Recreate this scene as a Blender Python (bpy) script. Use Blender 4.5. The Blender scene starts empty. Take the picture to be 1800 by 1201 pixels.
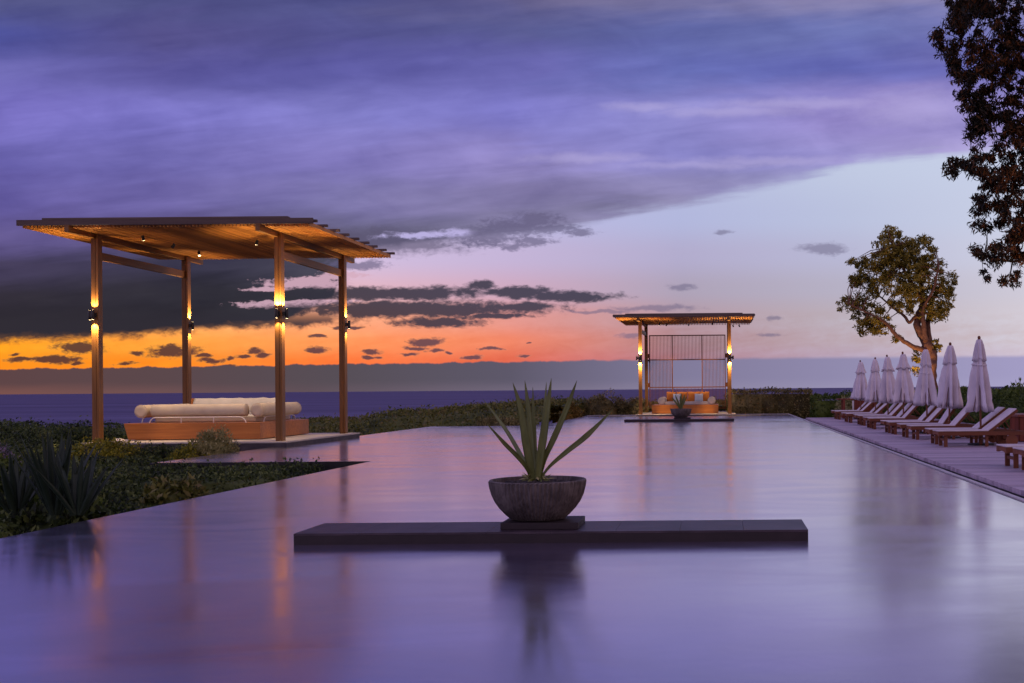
import bpy, math, random
import numpy as np
from mathutils import Vector, Matrix, noise as mnoise

random.seed(7)
RNG = np.random.default_rng(11)
scene = bpy.context.scene
COL = scene.collection
PI = math.pi

# ------------------------------------------------------------------ camera
F = 1900.0                      # focal length in photo pixels (1800 wide)
CX, CY = 1265.0, 683.4          # where the pool axis meets the horizon
EYE = 1.4                       # metres above the pool water
ROLL = math.radians(0.455)
cam_d = bpy.data.cameras.new("camera")
cam = bpy.data.objects.new("camera", cam_d)
COL.objects.link(cam)
cam.location = (0, 0, EYE)
cam_d.sensor_width = 36.0
cam_d.lens = 36.0 * F / 1800.0
cam_d.shift_x = -(CX - 900.0) / 1800.0
cam_d.shift_y = (CY - 600.5) / 1800.0
cam_d.clip_start = 0.05
cam_d.clip_end = 300000
cam.rotation_euler = (Matrix.Rotation(math.radians(90), 4, 'X') @ Matrix.Rotation(-ROLL, 4, 'Z')).to_euler()
scene.camera = cam


def P(px, py, d):
    """world point seen at photo pixel (px, py) at distance d along the pool axis"""
    x, y = (px - CX) / F, -(py - CY) / F
    c, s = math.cos(ROLL), math.sin(ROLL)
    u, v = c * x + s * y, -s * x + c * y
    return Vector((u * d, d, EYE + v * d))


# ------------------------------------------------------------------ colour + nodes
def lin(c):
    return tuple(((v / 255.0) / 12.92 if v / 255.0 <= 0.04045 else ((v / 255.0 + 0.055) / 1.055) ** 2.4) for v in c)


class NT:
    def __init__(self, tree):
        self.t = tree
        self.n = tree.nodes
        self.l = tree.links

    def new(self, typ, **kw):
        nd = self.n.new(typ)
        for k, v in kw.items():
            setattr(nd, k, v)
        return nd

    def put(self, sock, v):
        if v is None:
            return
        if isinstance(v, bpy.types.NodeSocket):
            self.l.new(v, sock)
        else:
            sock.default_value = v

    def math(self, op, a, b=None, c=None, clamp=False):
        nd = self.new('ShaderNodeMath', operation=op, use_clamp=clamp)
        self.put(nd.inputs[0], a)
        self.put(nd.inputs[1], b)
        self.put(nd.inputs[2], c)
        return nd.outputs[0]

    def vmath(self, op, a, b=None, c=None):
        nd = self.new('ShaderNodeVectorMath', operation=op)
        self.put(nd.inputs[0], a)
        self.put(nd.inputs[1], b)
        self.put(nd.inputs[2], c)
        return nd.outputs['Value'] if op in ('LENGTH', 'DOT_PRODUCT', 'DISTANCE') else nd.outputs['Vector']

    def rng(self, v, a, b, c=0.0, d=1.0, smooth=True):
        nd = self.new('ShaderNodeMapRange', clamp=True)
        nd.interpolation_type = 'SMOOTHSTEP' if smooth else 'LINEAR'
        self.put(nd.inputs['Value'], v)
        self.put(nd.inputs['From Min'], a)
        self.put(nd.inputs['From Max'], b)
        self.put(nd.inputs['To Min'], c)
        self.put(nd.inputs['To Max'], d)
        return nd.outputs['Result']

    def mix(self, f, a, b, blend='MIX'):
        nd = self.new('ShaderNodeMix', data_type='RGBA', blend_type=blend)
        nd.clamp_factor = True
        self.put(nd.inputs['Factor'], f)
        for s, v in ((nd.inputs[6], a), (nd.inputs[7], b)):
            if isinstance(v, (tuple, list)) and len(v) == 3:
                v = (*v, 1)
            self.put(s, v)
        return nd.outputs[2]

    def ramp(self, f, stops, interp='LINEAR'):
        nd = self.new('ShaderNodeValToRGB')
        cr = nd.color_ramp
        cr.interpolation = interp
        while len(cr.elements) > 1:
            cr.elements.remove(cr.elements[-1])
        for i, (p, c) in enumerate(stops):
            e = cr.elements[0] if i == 0 else cr.elements.new(p)
            e.position = p
            e.color = (*c, 1) if len(c) == 3 else c
        self.put(nd.inputs['Fac'], f)
        return nd.outputs['Color']

    def noise(self, vec, scale=1.0, detail=3.0, rough=0.5, dist=0.0):
        nd = self.new('ShaderNodeTexNoise')
        self.put(nd.inputs['Vector'], vec)
        nd.inputs['Scale'].default_value = scale
        nd.inputs['Detail'].default_value = detail
        nd.inputs['Roughness'].default_value = rough
        nd.inputs['Distortion'].default_value = dist
        return nd.outputs['Fac']

    def comb(self, x, y, z=0.0):
        nd = self.new('ShaderNodeCombineXYZ')
        self.put(nd.inputs[0], x)
        self.put(nd.inputs[1], y)
        self.put(nd.inputs[2], z)
        return nd.outputs[0]


def new_mat(name):
    m = bpy.data.materials.new(name)
    m.use_nodes = True
    t = NT(m.node_tree)
    bs = m.node_tree.nodes['Principled BSDF']
    return m, t, bs


def bump(t, bs, h, strength=0.3, dist=0.01):
    b = t.new('ShaderNodeBump')
    b.inputs['Strength'].default_value = strength
    b.inputs['Distance'].default_value = dist
    t.put(b.inputs['Height'], h)
    t.l.new(b.outputs['Normal'], bs.inputs['Normal'])


def coords(t, kind='Object', scale=(1, 1, 1)):
    tc = t.new('ShaderNodeTexCoord')
    return t.vmath('MULTIPLY', tc.outputs[kind], scale)


def wood_mat(name, dark, light, axis='z', rough=0.5, island=0.25):
    m, t, bs = new_mat(name)
    sc = {'z': (14, 14, 0.7), 'y': (14, 0.7, 14), 'x': (0.7, 14, 14)}[axis]
    v = coords(t, 'Object', sc)
    n = t.noise(v, 1.0, 5, 0.6, 0.4)
    geo = t.new('ShaderNodeNewGeometry')
    isl = geo.outputs['Random Per Island']
    f = t.math('MULTIPLY_ADD', isl, island, t.math('MULTIPLY', n, 1.0 - island * 0.5))
    c = t.ramp(f, [(0.25, dark), (0.75, light)])
    t.put(bs.inputs['Base Color'], c)
    bs.inputs['Roughness'].default_value = rough
    bs.inputs['Specular IOR Level'].default_value = 0.35
    bump(t, bs, n, 0.25, 0.004)
    return m


def plain_mat(name, c0, c1, scale=6.0, rough=0.6, bstr=0.2, bdist=0.004, metal=0.0, spec=0.4, detail=5):
    m, t, bs = new_mat(name)
    v = coords(t, 'Object')
    n = t.noise(v, scale, detail, 0.6)
    t.put(bs.inputs['Base Color'], t.ramp(n, [(0.3, c0), (0.7, c1)]))
    bs.inputs['Roughness'].default_value = rough
    bs.inputs['Metallic'].default_value = metal
    bs.inputs['Specular IOR Level'].default_value = spec
    if bstr:
        bump(t, bs, t.noise(v, scale * 6, 4, 0.6), bstr, bdist)
    return m


def foliage_mat(name, stops, patch=1.2, rough=0.55, transl=0.25):
    """leaf colours picked per leaf and per patch of the plant"""
    m, t, bs = new_mat(name)
    geo = t.new('ShaderNodeNewGeometry')
    v = coords(t, 'Object')
    n = t.noise(v, patch, 3, 0.6)
    f = t.math('ADD', t.math('MULTIPLY', n, 1.1), t.math('MULTIPLY', t.math('SUBTRACT', geo.outputs['Random Per Island'], 0.5), 0.55))
    c = t.ramp(f, stops)
    t.put(bs.inputs['Base Color'], c)
    bs.inputs['Roughness'].default_value = rough
    bs.inputs['Specular IOR Level'].default_value = 0.3
    tr = t.new('ShaderNodeBsdfTranslucent')
    t.put(tr.inputs['Color'], c)
    mx = t.new('ShaderNodeMixShader')
    mx.inputs[0].default_value = transl
    t.l.new(bs.outputs[0], mx.inputs[1])
    t.l.new(tr.outputs[0], mx.inputs[2])
    out = m.node_tree.nodes['Material Output']
    t.l.new(mx.outputs[0], out.inputs['Surface'])
    return m


def emit_mat(name, c, s):
    m, t, bs = new_mat(name)
    bs.inputs['Base Color'].default_value = (*c, 1)
    bs.inputs['Emission Color'].default_value = (*c, 1)
    bs.inputs['Emission Strength'].default_value = s
    return m


M = {}
M['teak'] = wood_mat('teak_upright', (0.105, 0.042, 0.010), (0.26, 0.118, 0.030), 'z')
M['teak_y'] = wood_mat('teak_beam', (0.105, 0.042, 0.010), (0.26, 0.118, 0.030), 'y')
M['teak_x'] = wood_mat('teak_panel', (0.24, 0.074, 0.014), (0.46, 0.172, 0.036), 'x', 0.4)
M['slat'] = wood_mat('slat_wood', (0.30, 0.112, 0.022), (0.64, 0.28, 0.068), 'y', 0.6, 0.5)
M['weathered'] = wood_mat('weathered_batten', (0.07, 0.05, 0.05), (0.14, 0.10, 0.09), 'x', 0.8)
M['lounger'] = wood_mat('lounger_wood', (0.115, 0.033, 0.014), (0.20, 0.066, 0.027), 'x', 0.5)
M['lounger_z'] = wood_mat('lounger_leg_wood', (0.115, 0.033, 0.014), (0.20, 0.066, 0.027), 'z', 0.5)
M['redwood'] = wood_mat('redwood_slat', (0.13, 0.028, 0.014), (0.25, 0.06, 0.03), 'z', 0.55, 0.5)
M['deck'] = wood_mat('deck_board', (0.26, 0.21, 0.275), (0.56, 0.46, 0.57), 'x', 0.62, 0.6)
M['platform'] = plain_mat('pale_stone', (0.42, 0.38, 0.34), (0.58, 0.54, 0.48), 3, 0.55)
M['dark_side'] = plain_mat('dark_concrete', (0.035, 0.03, 0.036), (0.08, 0.07, 0.08), 5, 0.7)
M['slate'] = plain_mat('dark_slate', (0.024, 0.016, 0.024), (0.068, 0.048, 0.066), 4, 0.45, 0.15, 0.003)
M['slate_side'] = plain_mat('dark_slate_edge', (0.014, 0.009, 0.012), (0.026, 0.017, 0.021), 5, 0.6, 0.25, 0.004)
M['basin'] = plain_mat('wet_black_stone', (0.012, 0.012, 0.014), (0.03, 0.028, 0.03), 5, 0.35)
M['lip'] = plain_mat('pale_coping', (0.45, 0.42, 0.46), (0.65, 0.62, 0.64), 7, 0.5)
M['fabric'] = plain_mat('cream_canvas', (0.50, 0.42, 0.32), (0.60, 0.52, 0.41), 3, 0.9, 0.3, 0.004, spec=0.1)
M['white_fabric'] = plain_mat('white_canvas', (0.44, 0.42, 0.38), (0.55, 0.52, 0.48), 3, 0.9, 0.3, 0.004, spec=0.1)
M['umbrella'] = plain_mat('pale_parasol_canvas', (0.62, 0.57, 0.63), (0.82, 0.76, 0.81), 2.0, 0.95, 0.25, 0.006, spec=0.05)
M['sling'] = plain_mat('pale_sling', (0.60, 0.53, 0.57), (0.76, 0.69, 0.72), 4, 0.9, 0.2, 0.003, spec=0.1)
M['orange_cushion'] = plain_mat('burnt_orange_canvas', (0.36, 0.12, 0.03), (0.48, 0.18, 0.045), 4, 0.9, 0.3, 0.006, spec=0.1)
M['blue_cushion'] = plain_mat('pale_blue_canvas', (0.42, 0.50, 0.54), (0.54, 0.62, 0.66), 4, 0.9, 0.3, 0.006, spec=0.1)
M['white_metal'] = plain_mat('white_painted_metal', (0.70, 0.66, 0.62), (0.76, 0.72, 0.68), 4, 0.35, 0, spec=0.5)
M['black_metal'] = plain_mat('black_metal', (0.010, 0.009, 0.009), (0.02, 0.018, 0.017), 6, 0.5, 0.1, 0.002, spec=0.5)
M['pot'] = None
M['soil'] = plain_mat('soil_gravel', (0.03, 0.026, 0.03), (0.10, 0.085, 0.09), 40, 0.9, 0.8, 0.02)
M['lens'] = emit_mat('lit_lamp_lens', (1.0, 0.72, 0.36), 14.0)
M['stone'] = plain_mat('pale_towel_cloth', (0.62, 0.58, 0.54), (0.76, 0.72, 0.68), 9, 0.9, 0.4, 0.01)
M['dark_bark'] = plain_mat('dark_tree_bark', (0.03, 0.018, 0.012), (0.07, 0.04, 0.025), 7, 0.85, 0.7, 0.03)
M['bark'] = plain_mat('tree_bark', (0.10, 0.045, 0.03), (0.22, 0.11, 0.07), 7, 0.85, 0.7, 0.03)
M['agave'] = None


def pot_material():
    m, t, bs = new_mat('ribbed_dark_stoneware')
    v = coords(t, 'Object')
    n = t.noise(v, 5, 5, 0.65)
    n2 = t.noise(t.vmath('MULTIPLY', v, (40, 40, 3)), 1, 3, 0.6)
    f = t.math('MULTIPLY_ADD', n2, 0.5, t.math('MULTIPLY', n, 0.6))
    t.put(bs.inputs['Base Color'], t.ramp(f, [(0.35, (0.026, 0.021, 0.021)), (0.52, (0.085, 0.070, 0.069)), (0.72, (0.20, 0.172, 0.168))]))
    bs.inputs['Roughness'].default_value = 0.75
    bump(t, bs, n2, 0.4, 0.006)
    return m


def agave_material():
    m, t, bs = new_mat('grey_green_leaf')
    v = coords(t, 'Object')
    n = t.noise(t.vmath('MULTIPLY', v, (6, 6, 1.5)), 2, 4, 0.6)
    geo = t.new('ShaderNodeNewGeometry')
    f = t.math('MULTIPLY_ADD', geo.outputs['Random Per Island'], 0.3, t.math('MULTIPLY', n, 0.85))
    t.put(bs.inputs['Base Color'], t.ramp(f, [(0.3, (0.060, 0.080, 0.015)), (0.75, (0.165, 0.19, 0.052))]))
    bs.inputs['Roughness'].default_value = 0.5
    bump(t, bs, t.noise(t.vmath('MULTIPLY', v, (60, 60, 4)), 1, 2), 0.2, 0.003)
    return m


M['pot'] = pot_material()
M['agave'] = agave_material()
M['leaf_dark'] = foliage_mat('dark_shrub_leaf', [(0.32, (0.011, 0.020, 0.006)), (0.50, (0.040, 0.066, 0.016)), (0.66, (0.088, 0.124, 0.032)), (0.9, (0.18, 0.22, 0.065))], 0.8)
M['leaf_yellow'] = foliage_mat('yellow_green_leaf', [(0.25, (0.07, 0.085, 0.010)), (0.5, (0.24, 0.23, 0.02)), (0.85, (0.42, 0.38, 0.04))], 2.5)
M['leaf_silver'] = foliage_mat('silvery_leaf', [(0.25, (0.14, 0.15, 0.05)), (0.6, (0.33, 0.31, 0.12)), (0.85, (0.5, 0.46, 0.22))], 3)
M['leaf_purple'] = foliage_mat('lavender_flower', [(0.25, (0.05, 0.06, 0.04)), (0.55, (0.20, 0.15, 0.24)), (0.85, (0.36, 0.28, 0.42))], 3)
M['leaf_scrub'] = foliage_mat('coastal_leaf', [(0.28, (0.050, 0.058, 0.014)), (0.46, (0.11, 0.125, 0.022)), (0.62, (0.19, 0.19, 0.04)), (0.9, (0.20, 0.15, 0.07))], 0.45)
M['leaf_hedge'] = foliage_mat('brown_hedge_leaf', [(0.3, (0.085, 0.074, 0.026)), (0.55, (0.20, 0.17, 0.06)), (0.85, (0.38, 0.33, 0.14))], 1.5)
M['leaf_green'] = foliage_mat('green_hedge_leaf', [(0.3, (0.040, 0.065, 0.010)), (0.6, (0.085, 0.13, 0.02)), (0.9, (0.18, 0.23, 0.04))], 0.9)
M['leaf_amber'] = foliage_mat('amber_leaf', [(0.3, (0.10, 0.08, 0.02)), (0.6, (0.24, 0.16, 0.03)), (0.9, (0.40, 0.26, 0.06))], 1.5)
M['leaf_tree'] = foliage_mat('olive_tree_leaf', [(0.3, (0.08, 0.070, 0.010)), (0.55, (0.25, 0.20, 0.026)), (0.85, (0.44, 0.34, 0.055))], 0.35)
M['leaf_rust'] = foliage_mat('rusty_tree_leaf', [(0.36, (0.012, 0.013, 0.008)), (0.54, (0.030, 0.022, 0.010)), (0.68, (0.085, 0.040, 0.014)), (0.85, (0.20, 0.075, 0.02))], 0.9)
M['sword'] = foliage_mat('blue_green_blade', [(0.3, (0.011, 0.024, 0.015)), (0.6, (0.024, 0.043, 0.028)), (0.9, (0.055, 0.078, 0.052))], 2, 0.5, 0.05)


# ------------------------------------------------------------------ mesh helpers
class MB:
    def __init__(self):
        self.v, self.f, self.m, self.s = [], [], [], []

    def add(self, verts, faces, mi=0, smooth=False):
        o = len(self.v)
        self.v += [tuple(p) for p in verts]
        for f in faces:
            self.f.append([i + o for i in f])
            self.m.append(mi)
            self.s.append(smooth)

    def box(self, x0, x1, y0, y1, z0, z1, mi=0):
        v = [(x0, y0, z0), (x1, y0, z0), (x1, y1, z0), (x0, y1, z0), (x0, y0, z1), (x1, y0, z1), (x1, y1, z1), (x0, y1, z1)]
        self.hexa(v, mi)

    def hexa(self, v, mi=0):
        self.add(v, [(3, 2, 1, 0), (4, 5, 6, 7), (0, 1, 5, 4), (1, 2, 6, 5), (2, 3, 7, 6), (3, 0, 4, 7)], mi)

    def beam(self, p0, p1, w, h, mi=0, up=(0, 0, 1)):
        p0, p1 = Vector(p0), Vector(p1)
        d = (p1 - p0).normalized()
        s = d.cross(Vector(up)).normalized()
        u = s.cross(d).normalized()
        s, u = s * w / 2, u * h / 2
        self.hexa([p0 - s - u, p0 + s - u, p1 + s - u, p1 - s - u, p0 - s + u, p0 + s + u, p1 + s + u, p1 - s + u], mi)

    def tube(self, path, rad, n=10, mi=0, caps=True, smooth=True):
        path = [Vector(p) for p in path]
        if not isinstance(rad, (list, tuple)):
            rad = [rad] * len(path)
        rings = []
        prev = None
        for i, p in enumerate(path):
            d = (path[min(i + 1, len(path) - 1)] - path[max(i - 1, 0)]).normalized()
            if prev is None:
                a = Vector((0, 0, 1)) if abs(d.z) < 0.9 else Vector((1, 0, 0))
                s = d.cross(a).normalized()
            else:
                s = (prev - d * prev.dot(d)).normalized()
            prev = s
            u = d.cross(s)
            rings.append([p + (s * math.cos(2 * PI * k / n) + u * math.sin(2 * PI * k / n)) * rad[i] for k in range(n)])
        v = [q for r in rings for q in r]
        f = []
        for i in range(len(path) - 1):
            for k in range(n):
                f.append((i * n + k, i * n + (k + 1) % n, (i + 1) * n + (k + 1) % n, (i + 1) * n + k))
        self.add(v, f, mi, smooth)
        if caps:
            self.add(rings[0], [tuple(reversed(range(n)))], mi)
            self.add(rings[-1], [tuple(range(n))], mi)

    def lathe(self, prof, n=32, mi=0, mod=None, smooth=True, c=(0, 0, 0)):
        v = []
        for (r, z) in prof:
            for k in range(n):
                a = 2 * PI * k / n
                rr, zz = (r, z) if mod is None else mod(r, z, a)
                v.append((c[0] + rr * math.cos(a), c[1] + rr * math.sin(a), c[2] + zz))
        f = []
        for i in range(len(prof) - 1):
            for k in range(n):
                f.append((i * n + k, i * n + (k + 1) % n, (i + 1) * n + (k + 1) % n, (i + 1) * n + k))
        self.add(v, f, mi, smooth)

    def build(self, name, mat, parent=None, loc=(0, 0, 0), bevel=0.0):
        me = bpy.data.meshes.new(name)
        me.from_pydata(self.v, [], self.f)
        mats = mat if isinstance(mat, (list, tuple)) else [mat]
        for mm in mats:
            me.materials.append(mm)
        me.polygons.foreach_set('material_index', self.m)
        me.polygons.foreach_set('use_smooth', self.s)
        me.update()
        o = bpy.data.objects.new(name, me)
        COL.objects.link(o)
        o.location = loc
        if parent:
            o.parent = parent
        if bevel:
            b = o.modifiers.new('bevel', 'BEVEL')
            b.width = bevel
            b.segments = 2
            b.limit_method = 'ANGLE'
        return o


def tag(o, label=None, cat=None, group=None, kind=None):
    if label:
        o['label'] = label
    if cat:
        o['category'] = cat
    if group:
        o['group'] = group
    if kind:
        o['kind'] = kind
    return o


def thing(name, label, cat, loc=(0, 0, 0), rz=0.0, group=None):
    o = bpy.data.objects.new(name, None)
    COL.objects.link(o)
    o.location = loc
    o.rotation_euler = (0, 0, rz)
    o.empty_display_size = 0.2
    return tag(o, label, cat, group)


def dup(root, loc, rz=None, label=None):
    def cp(o, par):
        c = o.copy()
        COL.objects.link(c)
        if par:
            c.parent = par
        for ch in list(o.children):
            cp(ch, c)
        return c
    r = cp(root, None)
    r.location = loc
    if rz is not None:
        r.rotation_euler = (0, 0, rz)
    if label:
        r['label'] = label
    return r


def spot_light(name, loc, direction, energy, angle, parent, col=(1.0, 0.64, 0.26), rad=0.02, blend=0.6):
    d = bpy.data.lights.new(name, 'SPOT')
    d.energy = energy
    d.color = col
    d.spot_size = math.radians(angle)
    d.spot_blend = blend
    d.shadow_soft_size = rad
    o = bpy.data.objects.new(name, d)
    COL.objects.link(o)
    o.location = loc
    o.rotation_euler = Vector(direction).to_track_quat('-Z', 'Y').to_euler()
    o.parent = parent
    return o


# ---- leaves
def leaf_arrays(c, axis, length, width, droop=0.0):
    """diamond leaves: c (n,3), axis (n,3) unit"""
    n = len(c)
    r = RNG.normal(size=(n, 3))
    s = np.cross(axis, r)
    s /= np.linalg.norm(s, axis=1, keepdims=True) + 1e-9
    L = (length * (0.65 + 0.7 * RNG.random(n)))[:, None]
    W = (width * (0.65 + 0.7 * RNG.random(n)))[:, None]
    nrm = np.cross(axis, s)
    v = np.empty((n, 4, 3))
    v[:, 0] = c - axis * L * 0.5
    v[:, 1] = c + s * W * 0.5 + nrm * W * 0.18
    v[:, 2] = c + axis * L * 0.5
    v[:, 3] = c - s * W * 0.5 + nrm * W * 0.18
    return v.reshape(-1, 3)


def rand_dirs(n, up=0.3, out=None, outw=0.0):
    a = RNG.normal(size=(n, 3))
    a /= np.linalg.norm(a, axis=1, keepdims=True)
    a[:, 2] += up
    if out is not None:
        a += out * outw
    a /= np.linalg.norm(a, axis=1, keepdims=True) + 1e-9
    return a


def leaf_object(name, verts, mat, parent=None, loc=(0, 0, 0), extra=None):
    """verts (4n,3) of leaves, extra = (verts, faces) of an inner core"""
    n = len(verts) // 4
    ev, ef = extra if extra else (np.zeros((0, 3)), [])
    allv = np.vstack([verts, np.asarray(ev).reshape(-1, 3)])
    me = bpy.data.meshes.new(name)
    me.vertices.add(len(allv))
    me.vertices.foreach_set('co', allv.astype(np.float32).ravel())
    loops = np.concatenate([np.arange(4 * n), np.array([i + 4 * n for f in ef for i in f], dtype=np.int64)]).astype(np.int32)
    starts = [np.arange(n) * 4]
    cnt = [np.full(n, 4)]
    o = 4 * n
    if ef:
        ls = np.array([len(f) for f in ef])
        starts.append(o + np.concatenate([[0], np.cumsum(ls)[:-1]]))
        cnt.append(ls)
    starts = np.concatenate(starts).astype(np.int32)
    me.loops.add(len(loops))
    me.loops.foreach_set('vertex_index', loops)
    me.polygons.add(len(starts))
    me.polygons.foreach_set('loop_start', starts)
    me.materials.append(mat)
    me.update(calc_edges=True)
    me.validate()
    ob = bpy.data.objects.new(name, me)
    COL.objects.link(ob)
    ob.location = loc
    if parent:
        ob.parent = parent
    return ob


def clump_leaves(centers, radii, per, length, width, up=0.2, squash=0.8, out=0.6):
    """leaf sprays round each clump centre"""
    vs = []
    for c, r in zip(centers, radii):
        k = max(4, int(per * (0.7 + 0.6 * RNG.random())))
        d = RNG.normal(size=(k, 3))
        d /= np.linalg.norm(d, axis=1, keepdims=True)
        rr = r * RNG.random(k) ** 0.5
        pos = np.asarray(c) + d * rr[:, None] * np.array([1, 1, squash])
        vs.append(leaf_arrays(pos, rand_dirs(k, up, d, out), length, width))
    return np.vstack(vs)


def dome_core(rx, ry, h, seed=0, k=0.8):
    v, f = [], []
    nu, nv = 14, 5
    for j in range(nv + 1):
        t = j / nv * PI / 2
        for i in range(nu):
            a = 2 * PI * i / nu
            q = k * (1 + 0.15 * mnoise.noise(Vector((math.cos(a) * 1.3 + seed, math.sin(a) * 1.3, t))))
            v.append((rx * q * math.cos(a) * math.cos(t), ry * q * math.sin(a) * math.cos(t), h * q * math.sin(t)))
    for j in range(nv):
        for i in range(nu):
            f.append((j * nu + i, j * nu + (i + 1) % nu, (j + 1) * nu + (i + 1) % nu, (j + 1) * nu + i))
    return np.array(v), f


def shrub(label, loc, rx, ry, h, mat, leaf=0.07, lw=0.03, n_cl=70, per=45, cat='shrub', group=None, seed=1, up=0.3, name='shrub', lump=0.28):
    root = thing(name, label, cat, loc, 0, group)
    cs, rs = [], []
    for i in range(n_cl):
        a = RNG.random() * 2 * PI
        t = math.asin(RNG.random() ** 0.8)
        q = 0.72 + 0.22 * mnoise.noise(Vector((math.cos(a) * 1.6 + seed, math.sin(a) * 1.6, t * 2))) + 0.12 * RNG.random()
        cs.append((rx * q * math.cos(a) * math.cos(t), ry * q * math.sin(a) * math.cos(t), h * q * math.sin(t)))
        rs.append(lump * min(rx, ry, h) * (0.7 + 0.6 * RNG.random()))
    v = clump_leaves(cs, rs, per, leaf, lw, up)
    leaf_object('foliage', v, mat, root, extra=dome_core(rx, ry, h, seed, 0.68))
    st = MB()
    for i in range(5):
        a = i * 1.3 + seed
        st.tube([(0.05 * math.cos(a), 0.05 * math.sin(a), -0.15), (rx * 0.3 * math.cos(a), ry * 0.3 * math.sin(a), h * 0.5)], [0.02, 0.008], 6)
    st.build('stem', M['bark'], root)
    return root


def hedge(label, x0, x1, y0, y1, z0, z1, mat, leaf=0.09, lw=0.04, dens=90, seed=0, wob=0.15, cat='hedge', name='hedge', ztop=None):
    """a clipped box of leaves; ztop(x) may vary the height"""
    loc = ((x0 + x1) / 2, (y0 + y1) / 2, z0)
    root = thing(name, label, cat, loc)
    W, D = x1 - x0, y1 - y0
    n = int(dens * (W * D + (W + 2 * D) * (z1 - z0) * 1.2 + W * (z1 - z0) * .3))
    face = RNG.random(n)
    areas = np.array([W * D, W * (z1 - z0), D * (z1 - z0), D * (z1 - z0)])
    p = np.cumsum(areas / areas.sum())
    fi = np.searchsorted(p, face)
    X = RNG.uniform(x0, x1, n)
    Y = RNG.uniform(y0, y1, n)
    top = np.array([(ztop(x) if ztop else z1) for x in X])
    nz = np.array([mnoise.noise(Vector((x * 0.9 + seed, y * 0.9, 0))) + 0.5 * mnoise.noise(Vector((x * 3 + seed, y * 3, 4))) for x, y in zip(X, Y)])
    top = top + nz * wob
    Z = z0 + RNG.random(n) * (top - z0)
    depth = np.abs(RNG.normal(0, 0.09, n))
    Z = np.where(fi == 0, top - depth, Z)
    Y = np.where(fi == 1, y0 + depth + 0.10 * nz, Y)
    X = np.where(fi == 2, x0 + depth + 0.10 * nz, X)
    X = np.where(fi == 3, x1 - depth - 0.10 * nz, X)
    c = np.stack([X, Y, Z], 1) - np.array(loc)
    v = leaf_arrays(c, rand_dirs(n, 0.35), leaf, lw)
    # sprigs poking out of the top
    k = int(W * D * 5)
    sx, sy = RNG.uniform(x0, x1, k), RNG.uniform(y0, y1, k)
    sprigs = []
    for a, b in zip(sx, sy):
        t = (ztop(a) if ztop else z1) + wob * mnoise.noise(Vector((a * 0.9 + seed, b * 0.9, 0)))
        m_ = 7
        q = np.stack([a + RNG.normal(0, .03, m_), b + RNG.normal(0, .03, m_), t + RNG.random(m_) * 0.13], 1) - np.array(loc)
        sprigs.append(leaf_arrays(q, rand_dirs(m_, 0.9), leaf, lw))
    if sprigs:
        v = np.vstack([v] + sprigs)
    core = MB()
    m = 0.13
    nx = max(2, int(W / 0.8))
    for i in range(nx):
        a, b = x0 + m + (W - 2 * m) * i / nx, x0 + m + (W - 2 * m) * (i + 1) / nx
        ta = (ztop((a + b) / 2) if ztop else z1) - wob - 0.1
        core.box(a - loc[0], b - loc[0] - 0.002 * (i % 2), y0 + m - loc[1], y1 - m - loc[1], 0, max(0.1, ta - z0))
    leaf_object('foliage', v, mat, root, extra=(np.array(core.v), core.f))
    return root


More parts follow.
